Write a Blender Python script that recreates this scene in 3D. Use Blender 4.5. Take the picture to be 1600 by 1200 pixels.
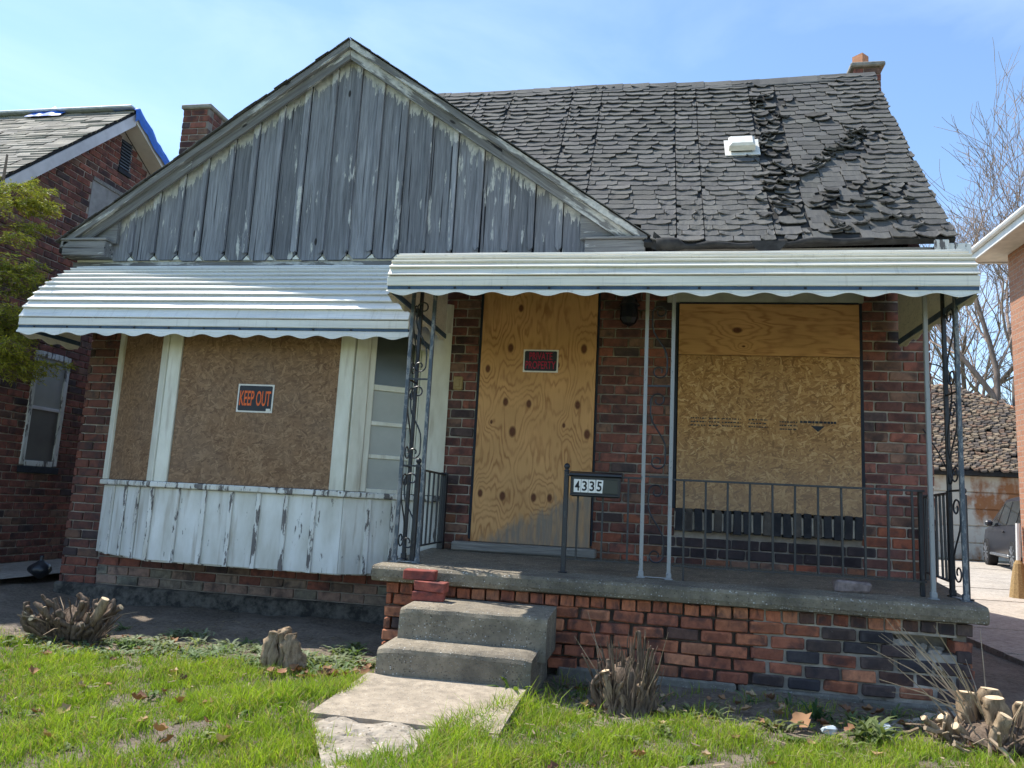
import bpy, math, random
import numpy as np
from mathutils import Vector, Matrix, noise as mn

# ---------------------------------------------------------------- camera, sky, sun, exposure
scene = bpy.context.scene
for o in list(bpy.data.objects):
    bpy.data.objects.remove(o)
COL = scene.collection

cam_data = bpy.data.cameras.new('camera')
cam = bpy.data.objects.new('camera', cam_data)
COL.objects.link(cam)
cam_data.sensor_width = 36.0
cam_data.lens = 27.0
cam_data.clip_start = 0.05
cam_data.clip_end = 2000.0
RIGHT = Vector((0.98335845, 0.17407743, 0.05199243))
UP = Vector((-0.02379412, -0.16031317, 0.98677937))
BACK = Vector((0.18011109, -0.97159495, -0.15350329))
m = Matrix.Identity(4)
for r in range(3):
    m[r][0], m[r][1], m[r][2] = RIGHT[r], UP[r], BACK[r]
m[0][3], m[1][3], m[2][3] = 0.0, 0.0, 1.22
cam.matrix_world = m
scene.camera = cam

SUN = Vector((-0.55, 0.24, 1.0)).normalized()       # towards the sun: high, behind the house, from the left
sun_data = bpy.data.lights.new('sun', 'SUN')
sun_data.energy = 3.45
sun_data.angle = math.radians(0.53)
sun_data.color = (1.0, 0.95, 0.87)
sun = bpy.data.objects.new('sun', sun_data)
sun.rotation_euler = SUN.to_track_quat('Z', 'Y').to_euler()
sun.location = (-4, 6, 20)
COL.objects.link(sun)

world = bpy.data.worlds.new('World')
scene.world = world
world.use_nodes = True
wt = world.node_tree
wt.nodes.clear()
w_out = wt.nodes.new('ShaderNodeOutputWorld')
w_bg = wt.nodes.new('ShaderNodeBackground')
w_sky = wt.nodes.new('ShaderNodeTexSky')
w_sky.sky_type = 'NISHITA'
w_sky.sun_disc = False
w_sky.sun_elevation = math.asin(SUN.z)
w_sky.sun_rotation = math.atan2(SUN.x, SUN.y)
w_sky.altitude = 200.0
w_sky.air_density = 1.0
w_sky.dust_density = 0.25
w_sky.ozone_density = 3.2
w_bg.inputs['Strength'].default_value = 0.118
w_tc = wt.nodes.new('ShaderNodeTexCoord')
w_map = wt.nodes.new('ShaderNodeMapping')
w_map.inputs['Scale'].default_value = (1.3, 1.0, 4.2)
w_map.inputs['Rotation'].default_value = (0.25, 0.35, 0.3)
w_noise = wt.nodes.new('ShaderNodeTexNoise')
w_noise.inputs['Scale'].default_value = 1.7
w_noise.inputs['Detail'].default_value = 7.0
w_noise.inputs['Roughness'].default_value = 0.52
w_noise.inputs['Distortion'].default_value = 0.5
w_ramp = wt.nodes.new('ShaderNodeValToRGB')
w_ramp.color_ramp.elements[0].position = 0.44
w_ramp.color_ramp.elements[0].color = (0, 0, 0, 1)
w_ramp.color_ramp.elements[1].position = 0.78
w_ramp.color_ramp.elements[1].color = (0.30, 0.30, 0.30, 1)
w_mix = wt.nodes.new('ShaderNodeMix')
w_mix.data_type = 'RGBA'
w_mix.inputs['B'].default_value = (5.2, 6.0, 6.9, 1)       # thin high cloud
L = wt.links.new
L(w_tc.outputs['Generated'], w_map.inputs['Vector'])
L(w_map.outputs['Vector'], w_noise.inputs['Vector'])
L(w_noise.outputs['Fac'], w_ramp.inputs['Fac'])
L(w_ramp.outputs['Color'], w_mix.inputs['Factor'])
w_hs = wt.nodes.new('ShaderNodeHueSaturation')
w_hs.inputs['Saturation'].default_value = 1.0
w_hs.inputs['Hue'].default_value = 0.497
L(w_sky.outputs['Color'], w_hs.inputs['Color'])
L(w_hs.outputs['Color'], w_mix.inputs['A'])
L(w_mix.outputs['Result'], w_bg.inputs['Color'])
L(w_bg.outputs['Background'], w_out.inputs['Surface'])

vs = scene.view_settings
vs.view_transform = 'Standard'
vs.look = 'None'
vs.exposure = 1.2
vs.gamma = 1.0
vs.use_curve_mapping = False
scene.render.engine = 'CYCLES'
scene.cycles.max_bounces = 3
scene.cycles.diffuse_bounces = 3
scene.cycles.use_adaptive_sampling = True
scene.cycles.adaptive_threshold = 0.02
scene.cycles.transparent_max_bounces = 8

rng = random.Random(4335)
U = rng.uniform

# ---------------------------------------------------------------- node helper
class NT:
    def __init__(s, name):
        s.m = bpy.data.materials.new(name)
        s.m.use_nodes = True
        s.t = s.m.node_tree
        s.t.nodes.clear()
        s.out = s.t.nodes.new('ShaderNodeOutputMaterial')
    def n(s, typ, props=None, **ins):
        nd = s.t.nodes.new('ShaderNode' + typ)
        for k, v in (props or {}).items():
            setattr(nd, k, v)
        for k, v in ins.items():
            s.set(nd, k, v)
        return nd
    def set(s, nd, k, v):
        if k[0] == '_':
            sock = nd.inputs[int(k[1:])]
        else:
            sock = nd.inputs[k.replace('_', ' ')]
        if isinstance(v, bpy.types.NodeSocket):
            s.t.links.new(v, sock)
        else:
            if isinstance(v, (tuple, list)) and len(v) == 3 and sock.type == 'RGBA':
                v = (*v, 1)
            sock.default_value = v
    def objco(s, rnd=0.0):
        c = s.n('TexCoord').outputs['Object']
        if rnd:
            r = s.n('ObjectInfo').outputs['Random']
            sc = s.n('VectorMath', {'operation': 'SCALE'}, _0=(rnd, rnd * 1.7, rnd * 0.6), Scale=r).outputs[0]
            c = s.n('VectorMath', {'operation': 'ADD'}, _0=c, _1=sc).outputs[0]
        return c
    def mapping(s, co, scale=(1, 1, 1), rot=(0, 0, 0), loc=(0, 0, 0)):
        return s.n('Mapping', None, Vector=co, Scale=scale, Rotation=rot, Location=loc).outputs[0]
    def noise(s, co, scale=5, detail=4, rough=0.55, dist=0.0):
        return s.n('TexNoise', None, Vector=co, Scale=scale, Detail=detail, Roughness=rough, Distortion=dist).outputs['Fac']
    def vor(s, co, scale=5, feature='F1', out='Distance', rnd=1.0):
        return s.n('TexVoronoi', {'feature': feature}, Vector=co, Scale=scale, Randomness=rnd).outputs[out]
    def ramp(s, fac, stops, interp='LINEAR'):
        nd = s.n('ValToRGB', None, Fac=fac)
        cr = nd.color_ramp
        cr.interpolation = interp
        while len(cr.elements) < len(stops):
            cr.elements.new(0.5)
        for e, (p, c) in zip(cr.elements, stops):
            e.position = p
            e.color = (c, c, c, 1) if isinstance(c, (int, float)) else (*c, 1)
        return nd.outputs['Color']
    def mix(s, f, a, b, blend='MIX'):
        nd = s.n('Mix', {'data_type': 'RGBA', 'blend_type': blend})
        for sock, v in ((nd.inputs[0], f), (nd.inputs[6], a), (nd.inputs[7], b)):
            if isinstance(v, bpy.types.NodeSocket):
                s.t.links.new(v, sock)
            else:
                if isinstance(v, (tuple, list)) and len(v) == 3:
                    v = (*v, 1)
                sock.default_value = v
        return nd.outputs[2]
    def ma(s, op, a, b=0.0, c=0.0):
        return s.n('Math', {'operation': op}, _0=a, _1=b, _2=c).outputs[0]
    def mr(s, v, a, b, c=0.0, d=1.0):
        return s.n('MapRange', None, Value=v, From_Min=a, From_Max=b, To_Min=c, To_Max=d).outputs[0]
    def sep(s, co):
        nd = s.n('SeparateXYZ', None, Vector=co)
        return nd.outputs[0], nd.outputs[1], nd.outputs[2]
    def comb(s, x, y, z):
        return s.n('CombineXYZ', None, X=x, Y=y, Z=z).outputs[0]
    def attr(s, name='Col'):
        return s.n('Attribute', {'attribute_name': name}).outputs['Color']
    def bump(s, h, strength=0.5, dist=0.01):
        return s.n('Bump', None, Height=h, Strength=strength, Distance=dist).outputs[0]
    def done(s, color, rough=0.85, normal=None, metal=0.0, spec=0.3, **kw):
        p = s.n('BsdfPrincipled')
        s.set(p, 'Base Color', color)
        s.set(p, 'Roughness', rough)
        s.set(p, 'Metallic', metal)
        s.set(p, 'Specular IOR Level', spec)
        for k, v in kw.items():
            s.set(p, k, v)
        if normal is not None:
            s.t.links.new(normal, p.inputs['Normal'])
        s.t.links.new(p.outputs[0], s.out.inputs['Surface'])
        return s.m

M = {}
def simple(name, col, rough=0.8, metal=0.0, var=0.25, scale=12.0, bump=0.15, spec=0.3, rnd=3.0):
    t = NT(name)
    co = t.objco(rnd)
    nz = t.noise(co, scale, 5)
    c = t.mix(t.mr(nz, 0.3, 0.7), tuple(x * (1 - var) for x in col), tuple(min(1, x * (1 + var)) for x in col))
    M[name] = t.done(c, rough, t.bump(t.noise(co, scale * 6, 3), bump, 0.004), metal, spec)
    return M[name]

def brick_material(name, joined):
    t = NT(name)
    if joined:
        base = t.attr('Col'); co = t.objco()
    else:
        base = t.n('ObjectInfo').outputs['Color']; co = t.objco(9.0)
    n1 = t.noise(co, 22, 5, 0.65)
    c = t.mix(t.mr(n1, 0.25, 0.75), t.mix(1.0, base, (0.62, 0.58, 0.60), 'MULTIPLY'), t.mix(1.0, base, (1.22, 1.18, 1.12), 'MULTIPLY'))
    if not joined:
        lx, ly, lz = t.sep(t.n('TexCoord').outputs['Object'])
        ed = t.ma('MAXIMUM', t.ma('DIVIDE', t.ma('ABSOLUTE', lx), 0.099), t.ma('DIVIDE', t.ma('ABSOLUTE', lz), 0.036))
        ed = t.ma('ADD', ed, t.ma('MULTIPLY', t.ma('SUBTRACT', t.noise(co, 24, 4, 0.6), 0.5), 0.9))
        fl = t.ma('MULTIPLY', t.mr(ed, 0.55, 0.95, 1.0, 0.0), t.mr(t.n('ObjectInfo').outputs['Random'], 0.35, 0.9, 0.0, 0.75))
        c = t.mix(fl, c, t.mix(1.0, c, (0.36, 0.36, 0.42), 'MULTIPLY'))
    soot = t.ramp(t.noise(co, 9, 4, 0.6, 0.4), [(0.48, 0.0), (0.66, 0.70)])
    c = t.mix(soot, c, (0.035, 0.032, 0.036))
    lime = t.ramp(t.noise(co, 55, 3, 0.7), [(0.66, 0.0), (0.78, 0.45)])
    c = t.mix(lime, c, (0.34, 0.31, 0.28))
    h = t.ma('ADD', t.noise(co, 60, 4, 0.7), t.ma('MULTIPLY', t.noise(co, 260, 2), 0.5))
    M[name] = t.done(c, 0.9, t.bump(h, 0.55, 0.006))
brick_material('brick', False)
brick_material('brick_joined', True)

def mortar_material(name, col):
    t = NT(name); co = t.objco()
    n1 = t.noise(co, 7, 6, 0.65)
    c = t.mix(t.mr(n1, 0.3, 0.72), tuple(x * 0.5 for x in col), tuple(x * 1.3 for x in col))
    c = t.mix(t.ramp(t.noise(co, 2.2, 3), [(0.5, 0.0), (0.7, 0.5)]), c, (0.05, 0.046, 0.044))
    M[name] = t.done(c, 0.95, t.bump(t.noise(co, 90, 5, 0.75), 0.8, 0.01))
mortar_material('mortar', (0.33, 0.285, 0.245))
mortar_material('mortar_dark', (0.15, 0.12, 0.10))
mortar_material('mortar_light', (0.47, 0.415, 0.35))

def brick_texture_material(name, c1, c2, mo):
    # walls seen too far off, or round the corner: bricks by texture
    t = NT(name)
    g = t.n('NewGeometry')
    x, y, z = t.sep(t.objco())
    u = t.ma('ADD', x, y)
    br = t.n('TexBrick', {'offset': 0.5}, Vector=t.comb(u, z, 0.0), Color1=(*c1, 1), Color2=(*c2, 1), Mortar=(*mo, 1), Scale=1.0,
             Mortar_Size=0.006, Bias=0.0, Brick_Width=0.208, Row_Height=0.0785)
    nz = t.noise(t.objco(), 30, 4)
    c = t.mix(t.mr(nz, 0.2, 0.8, 0.0, 0.5), br.outputs['Color'], (0.05, 0.035, 0.03))
    M[name] = t.done(c, 0.92, t.bump(t.ma('SUBTRACT', 1.0, br.outputs['Fac']), 0.7, 0.008))
brick_texture_material('brick_far', (0.17, 0.07, 0.055), (0.12, 0.055, 0.048), (0.24, 0.19, 0.17))
brick_texture_material('brick_tan', (0.50, 0.25, 0.15), (0.42, 0.19, 0.11), (0.42, 0.33, 0.26))

# grey weathered boards with knots, cracks and what is left of the white paint
RAKE_X, RAKE_Z, RAKE_S = -2.77, 5.115, 0.70
def wood_material(name, rake, base=(0.215, 0.222, 0.24), paint=0.675, ps=0.16, rot=0.0):
    t = NT(name)
    co = t.n('TexCoord').outputs['Object']
    r = t.n('ObjectInfo').outputs['Random']
    off = t.comb(t.ma('MULTIPLY', r, 13.0), t.ma('MULTIPLY', r, 7.0), t.ma('MULTIPLY', r, 31.0))
    cr = t.n('VectorMath', {'operation': 'ADD'}, _0=co, _1=off).outputs[0]
    if rot:
        cr = t.mapping(cr, (1, 1, 1), (0, rot, 0))
    warp = t.noise(t.mapping(cr, (2.5, 2.5, 0.8)), 2.0, 3)
    st = t.mapping(cr, (1, 1, 0.035))
    stn = t.n('VectorMath', {'operation': 'ADD'}, _0=st, _1=t.comb(t.ma('MULTIPLY', warp, 0.05), 0.0, 0.0)).outputs[0]
    g1 = t.noise(stn, 55, 6, 0.7)
    g2 = t.noise(stn, 170, 3, 0.6)
    g3 = t.noise(t.mapping(cr, (1, 1, 0.12)), 9, 4, 0.6)
    k = t.ma('ADD', t.ma('MULTIPLY', g1, 0.65), t.ma('MULTIPLY', g2, 0.35))
    hi = tuple(x * 1.55 for x in base); lo = tuple(x * 0.42 for x in base)
    c = t.mix(t.mr(k, 0.30, 0.68), lo, hi)
    c = t.mix(t.mr(g3, 0.35, 0.7, 0.0, 0.55), c, t.mix(1.0, c, (0.62, 0.62, 0.66), 'MULTIPLY'))
    # lighter and darker boards
    c = t.mix(1.0, c, t.ramp(r, [(0.0, 0.72), (0.5, 1.0), (1.0, 1.22)]), 'MULTIPLY')
    # knots
    vd = t.vor(t.mapping(cr, (5.5, 0.02, 2.0)), 1.0, 'F1', 'Distance')
    vsel = t.sep(t.vor(t.mapping(cr, (5.5, 0.02, 2.0)), 1.0, 'F1', 'Color'))[0]
    kn = t.ma('MULTIPLY', t.mr(vd, 0.055, 0.085, 1.0, 0.0), t.ma('GREATER_THAN', vsel, 0.45))
    c = t.mix(kn, c, (0.03, 0.028, 0.028))
    # long cracks
    crk = t.ramp(t.noise(t.mapping(cr, (1, 1, 0.02)), 34, 2, 0.4), [(0.27, 1.0), (0.33, 0.0)])
    c = t.mix(crk, c, (0.02, 0.02, 0.024))
    # paint that has not peeled yet
    pn = t.noise(t.mapping(cr, (1, 1, ps)), 16 if rake else 11, 6, 0.62)
    pn2 = t.noise(t.mapping(cr, (1, 1, 0.3)), 3.0, 3)
    pm = t.ramp(t.ma('ADD', t.ma('MULTIPLY', pn, 0.8), t.ma('MULTIPLY', pn2, 0.35)), [(paint, 0.0), (paint + 0.03, 1.0)])
    if rake:
        x, y, z = t.sep(co)
        d = t.ma('SUBTRACT', t.ma('SUBTRACT', RAKE_Z - 0.2, t.ma('MULTIPLY', t.ma('ABSOLUTE', t.ma('SUBTRACT', x, RAKE_X + 1.5)), RAKE_S)), z)
        fr = t.ma('ADD', t.ma('MULTIPLY', t.noise(t.mapping(cr, (1, 1, 0.12)), 26, 5, 0.7), 0.52), -0.215)
        top = t.ma('LESS_THAN', d, fr)
        pm = t.ma('MAXIMUM', pm, top)
    pc = t.mix(t.mr(t.noise(cr, 30, 4), 0.3, 0.7), (0.36, 0.37, 0.36), (0.58, 0.57, 0.53))
    c = t.mix(pm, c, pc)
    h = t.ma('ADD', t.ma('ADD', k, t.ma('MULTIPLY', crk, -1.2)), t.ma('MULTIPLY', pm, 0.5))
    M[name] = t.done(c, 0.88, t.bump(h, 0.6, 0.006))
wood_material('gable_wood', True)
wood_material('rake_wood', False, (0.195, 0.192, 0.185), 0.65, 0.16, 1.5708)
wood_material('rake_wood_up', False, (0.19, 0.188, 0.182), 0.63, 0.14, -0.96)
wood_material('rake_wood_down', False, (0.19, 0.188, 0.182), 0.63, 0.14, 0.96)
wood_material('grey_wood', False, (0.22, 0.21, 0.19), 0.70, 0.16, 1.5708)

def peeling_white(name, worn, tint=(0.66, 0.67, 0.65)):
    t = NT(name)
    co = t.n('TexCoord').outputs['Object']
    r = t.n('ObjectInfo').outputs['Random']
    off = t.comb(t.ma('MULTIPLY', r, 11.0), t.ma('MULTIPLY', r, 5.0), t.ma('MULTIPLY', r, 23.0))
    cr = t.n('VectorMath', {'operation': 'ADD'}, _0=co, _1=off).outputs[0]
    dirt = t.noise(t.mapping(cr, (1, 1, 0.35)), 6, 5, 0.6)
    c = t.mix(t.mr(dirt, 0.35, 0.75), tint, tuple(x * y for x, y in zip(tint, (0.70, 0.68, 0.62))))
    rust = t.ramp(t.noise(t.mapping(cr, (1, 1, 0.10)), 14, 4), [(0.55, 0.0), (0.72, 0.6)])
    c = t.mix(rust, c, (0.30, 0.24, 0.17))
    pn = t.noise(t.mapping(cr, (1, 1, 0.22)), 21, 6, 0.68)
    pm = t.ramp(pn, [(worn, 0.0), (worn + 0.025, 1.0)])
    gr = t.noise(t.mapping(cr, (1, 1, 0.04)), 70, 4)
    c = t.mix(pm, c, t.mix(gr, (0.06, 0.055, 0.055), (0.24, 0.22, 0.21)))
    M[name] = t.done(c, 0.62, t.bump(t.ma('ADD', t.ma('MULTIPLY', pm, -1.0), t.ma('MULTIPLY', t.noise(cr, 60, 3), 0.15)), 0.5, 0.004))
peeling_white('white_board', 0.635, (0.76, 0.765, 0.74))
peeling_white('white_batten', 0.53, (0.76, 0.76, 0.73))
peeling_white('white_trim', 0.69, (0.78, 0.77, 0.69))

def awning_material(name, col, stain):
    t = NT(name); co = t.objco(2.0)
    n1 = t.noise(t.mapping(co, (0.6, 3, 3)), 3, 5, 0.6)
    c = t.mix(t.mr(n1, 0.35, 0.75, 0.0, 0.7), col, tuple(x * 0.74 for x in col))
    st = t.ramp(t.noise(t.mapping(co, (0.35, 6, 14)), 5, 5, 0.6), [(0.52, 0.0), (0.72, stain)])
    c = t.mix(st, c, (0.16, 0.21, 0.25))
    dr = t.ramp(t.noise(t.mapping(co, (14, 0.6, 0.6)), 2.0, 5, 0.7), [(0.56, 0.0), (0.75, 0.38)])
    c = t.mix(dr, c, (0.30, 0.27, 0.22))
    sp = t.ramp(t.noise(co, 90, 2, 0.5), [(0.73, 0.0), (0.78, 0.6)])
    c = t.mix(sp, c, (0.22, 0.20, 0.17))
    M[name] = t.done(c, t.mr(n1, 0.2, 0.8, 0.30, 0.48), t.bump(t.noise(t.mapping(co, (0.5, 1, 1)), 14, 3), 0.06, 0.01), 0.0, 0.5)
awning_material('awning_white', (0.76, 0.755, 0.72), 0.25)
awning_material('awning_cream', (0.79, 0.755, 0.66), 0.45)
simple('awning_blue', (0.05, 0.09, 0.15), 0.5, 0.0, 0.3, 8)
simple('dark_gap', (0.018, 0.024, 0.036), 0.7)

def osb_material(name, cols, weather, low=False):
    # overlapping strands: stretched cells at several angles, the highest strand wins
    t = NT(name)
    co = t.objco()
    x, y, z = t.sep(co)
    p0 = t.comb(x, z, 0.0)
    wv = t.n('TexNoise', None, Vector=p0, Scale=9.0, Detail=2).outputs['Color']
    p = t.mix(0.035, p0, wv, 'ADD')
    ch = cc = None
    for i, (an, sx, sy) in enumerate(((0.2, 62, 15), (0.95, 78, 17), (1.6, 58, 13), (2.25, 85, 20), (2.8, 66, 15), (1.25, 95, 24))):
        q = t.mapping(p, (1, 1, 1), (0, 0, an), (i * 3.7, i * 1.9, 0))
        q = t.mapping(q, (sx, sy, 1))
        col = t.vor(q, 1.0, 'F1', 'Color')
        r_, g_, b_ = t.sep(col)
        grain = t.noise(t.mapping(q, (3.0, 0.25, 1)), 1.6, 3)
        tone = t.ma('ADD', t.ma('MULTIPLY', g_, 0.72), t.ma('MULTIPLY', grain, 0.40))
        if ch is None:
            ch, cc = r_, tone
        else:
            w = t.ma('GREATER_THAN', r_, ch)
            cc = t.mix(w, cc, tone)
            ch = t.ma('MAXIMUM', ch, r_)
    c = t.ramp(cc, [(0.10, cols[0]), (0.42, cols[1]), (0.75, cols[2]), (1.0, cols[3])])
    wz = t.noise(p0, 1.6, 4, 0.6)
    c = t.mix(t.mr(wz, 0.4, 0.75, 0.0, weather), c, (0.20, 0.17, 0.145))
    if low:
        lw = t.mr(t.ma('ADD', z, t.ma('MULTIPLY', t.ma('SUBTRACT', wz, 0.5), 0.9)), 0.12, 0.62, 0.72, 0.0)
        c = t.mix(lw, c, t.mix(1.0, t.mix(0.5, c, (0.30, 0.26, 0.22)), (0.95, 0.92, 0.90), 'MULTIPLY'))
    sp = t.ramp(t.noise(p0, 55, 4, 0.7), [(0.30, 0.8), (0.37, 0.0)])
    c = t.mix(sp, c, tuple(k * 0.3 for k in cols[0]))
    M[name] = t.done(c, 0.8, t.bump(t.ma('ADD', ch, cc), 0.35, 0.003))
osb_material('osb_dull', ((0.12, 0.066, 0.038), (0.21, 0.122, 0.068), (0.28, 0.168, 0.095), (0.38, 0.245, 0.145)), 0.30)
osb_material('osb_gold', ((0.18, 0.085, 0.032), (0.34, 0.175, 0.062), (0.47, 0.265, 0.10), (0.64, 0.42, 0.20)), 0.25, True)

# plywood: grain lines bend round each knot
def plywood_material(name, knots, horizontal=False, weather=None, freq=70.0):
    t = NT(name)
    co = t.objco()
    x, y, z = t.sep(co)
    u, v = (z, x) if horizontal else (x, z)
    n1 = t.noise(t.comb(t.ma('MULTIPLY', u, 3.2), t.ma('MULTIPLY', v, 0.75), 0.0), 1.6, 3, 0.5)
    n2 = t.noise(t.comb(t.ma('MULTIPLY', u, 9.0), t.ma('MULTIPLY', v, 1.6), 3.0), 1.5, 3, 0.55)
    h = t.ma('ADD', t.ma('MULTIPLY', n1, 0.42), t.ma('MULTIPLY', n2, 0.10))
    h = t.ma('ADD', h, t.ma('MULTIPLY', u, 0.18))
    core = None
    for (ku, kv, kr) in knots:
        du = t.ma('SUBTRACT', u, ku); dv = t.ma('MULTIPLY', t.ma('SUBTRACT', v, kv), 0.62)
        d2 = t.ma('ADD', t.ma('MULTIPLY', du, du), t.ma('MULTIPLY', dv, dv))
        e = t.ma('POWER', 2.718, t.ma('MULTIPLY', d2, -1.0 / (2 * (kr * 2.6) ** 2)))
        h = t.ma('ADD', h, t.ma('MULTIPLY', e, 0.11 + kr * 2.2))
        ck = t.mr(d2, (kr * 0.55) ** 2, (kr * 0.95) ** 2, 1.0, 0.0)
        core = ck if core is None else t.ma('MAXIMUM', core, ck)
    ln = t.ma('SUBTRACT', 1.0, t.ma('POWER', t.ma('ABSOLUTE', t.ma('SINE', t.ma('MULTIPLY', h, freq))), 5.0))
    fine = t.noise(t.comb(t.ma('MULTIPLY', u, 220), t.ma('MULTIPLY', v, 5), 0.0), 1.0, 3)
    big = t.noise(t.comb(u, v, 0.0), 2.2, 3)
    lo, hi = (0.37, 0.18, 0.070), (0.60, 0.34, 0.145)
    lnm = t.mix(t.mr(t.noise(t.comb(u, v, 2.0), 5.0, 3), 0.35, 0.65, 0.25, 1.0), (1, 1, 1), ln)
    c = t.mix(lnm, lo, hi)
    c = t.mix(t.mr(fine, 0.3, 0.7, 0.0, 0.35), c, t.mix(1.0, c, (0.72, 0.66, 0.60), 'MULTIPLY'))
    c = t.mix(1.0, c, t.mix(t.mr(big, 0.3, 0.7), (0.86, 0.84, 0.80), (1.10, 1.08, 1.06)), 'MULTIPLY')
    if core is not None:
        c = t.mix(core, c, t.mix(t.noise(co, 60, 3), (0.07, 0.022, 0.010), (0.17, 0.062, 0.026)))
    if weather is not None:
        wn = t.noise(t.comb(t.ma('MULTIPLY', u, 10), t.ma('MULTIPLY', v, 3.0), 0.0), 1.2, 5, 0.65)
        lim = t.ma('ADD', t.ma('ADD', weather[0], t.ma('MULTIPLY', u, weather[1])), t.ma('MULTIPLY', t.ma('SUBTRACT', wn, 0.5), 0.40))
        wm = t.mr(t.ma('SUBTRACT', lim, v), 0.0, 0.09)
        wm = t.ma('MULTIPLY', wm, t.mr(t.noise(t.comb(t.ma('MULTIPLY', u, 30), t.ma('MULTIPLY', v, 3.5), 1.0), 1.0, 4), 0.32, 0.6, 0.45, 0.95))
        c = t.mix(wm, c, t.mix(fine, (0.13, 0.11, 0.09), (0.30, 0.255, 0.205)))
    M[name] = t.done(c, 0.68, t.bump(t.ma('ADD', ln, fine), 0.15, 0.003))

def concrete_material(name, base, pebble, grime, scale=70):
    t = NT(name); co = t.objco()
    big = t.noise(co, 2.4, 5, 0.6)
    mid = t.noise(co, 17, 5, 0.65)
    c = t.mix(t.mr(mid, 0.3, 0.72), tuple(k * 0.66 for k in base), tuple(k * 1.22 for k in base))
    cc = t.vor(co, scale, 'F1', 'Color'); cd = t.vor(co, scale, 'F1', 'Distance')
    pm = t.ma('MULTIPLY', t.mr(cd, 0.25, 0.42, 1.0, 0.0), t.ma('GREATER_THAN', t.sep(cc)[0], 1.0 - pebble))
    pc = t.ramp(t.sep(cc)[1], [(0.0, (0.09, 0.075, 0.06)), (0.45, (0.26, 0.22, 0.17)), (0.8, (0.40, 0.37, 0.32)), (1.0, (0.60, 0.58, 0.54))])
    c = t.mix(pm, c, pc)
    c = t.mix(t.ramp(big, [(0.42, 0.0), (0.66, grime)]), c, (0.05, 0.048, 0.044))
    h = t.ma('ADD', t.ma('MULTIPLY', pm, 0.8), t.noise(co, 130, 4, 0.7))
    M[name] = t.done(c, 0.92, t.bump(h, 0.6, 0.006))
concrete_material('slab_concrete', (0.235, 0.20, 0.145), 0.8, 0.55, 75)
concrete_material('step_concrete', (0.27, 0.23, 0.17), 0.65, 0.62, 85)
concrete_material('walk_concrete', (0.37, 0.31, 0.235), 0.35, 0.12, 130)
concrete_material('rubble_concrete', (0.37, 0.32, 0.255), 0.6, 0.30, 60)
concrete_material('block_concrete', (0.22, 0.20, 0.165), 0.2, 0.45, 120)
concrete_material('drive_concrete', (0.42, 0.37, 0.31), 0.2, 0.22, 60)

def tar_footing():
    t = NT('footing_tar'); co = t.objco()
    n1 = t.noise(co, 10, 6, 0.7)
    c = t.mix(t.ramp(n1, [(0.42, 0.0), (0.6, 1.0)]), (0.034, 0.032, 0.029), (0.13, 0.118, 0.10))
    M['footing_tar'] = t.done(c, 0.85, t.bump(n1, 0.7, 0.02))
tar_footing()

def shingle_material(name, joined, c0, c1):
    t = NT(name)
    co = t.objco(0 if joined else 17.0)
    rv = t.attr('Col') if joined else t.n('ObjectInfo').outputs['Color']
    n1 = t.noise(co, 130, 3, 0.7); n2 = t.noise(co, 5, 4, 0.6)
    c = t.mix(t.mr(n1, 0.25, 0.75), c0, c1)
    c = t.mix(1.0, c, t.mix(t.mr(n2, 0.3, 0.7), (0.78, 0.78, 0.80), (1.18, 1.14, 1.06)), 'MULTIPLY')
    c = t.mix(1.0, c, rv, 'MULTIPLY')
    M[name] = t.done(c, 0.93, t.bump(n1, 0.5, 0.003))
shingle_material('shingle', False, (0.070, 0.071, 0.071), (0.165, 0.165, 0.162))
shingle_material('shingle_joined', True, (0.070, 0.071, 0.071), (0.165, 0.165, 0.162))
shingle_material('shingle_pale', True, (0.18, 0.168, 0.15), (0.36, 0.34, 0.31))
simple('roof_felt', (0.03, 0.03, 0.03), 0.9, 0, 0.4, 15, 0.4)

def iron_material(name, base, chip, amount):
    t = NT(name); co = t.objco(5.0)
    n1 = t.noise(t.mapping(co, (1, 1, 0.4)), 38, 5, 0.7)
    m1 = t.ramp(n1, [(amount, 0.0), (amount + 0.06, 1.0)])
    c = t.mix(m1, base, chip)
    M[name] = t.done(c, t.mix(m1, (0.42,) * 3, (0.75,) * 3), t.bump(m1, 0.3, 0.001), 0.0, 0.5)
iron_material('black_iron', (0.014, 0.017, 0.024), (0.08, 0.08, 0.08), 0.60)
iron_material('worn_iron', (0.055, 0.075, 0.10), (0.22, 0.23, 0.235), 0.50)
iron_material('galvanised', (0.27, 0.28, 0.285), (0.12, 0.13, 0.145), 0.60)

def attr_leaf(name, transl, rough=0.6, spec=0.25):
    t = NT(name)
    c = t.attr('Col')
    p = t.n('BsdfPrincipled', None, Base_Color=c, Roughness=rough, Specular_IOR_Level=spec)
    tr = t.n('BsdfTranslucent', None, Color=t.mix(1.0, c, (1.15, 1.25, 0.6), 'MULTIPLY'))
    ms = t.n('MixShader', None, _0=transl, _1=p.outputs[0], _2=tr.outputs[0])
    t.t.links.new(ms.outputs[0], t.out.inputs['Surface'])
    M[name] = t.m
attr_leaf('grass', 0.45)
attr_leaf('weed_leaf', 0.35)
attr_leaf('dry_leaf', 0.12, 0.8)
attr_leaf('needle', 0.25)

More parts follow.
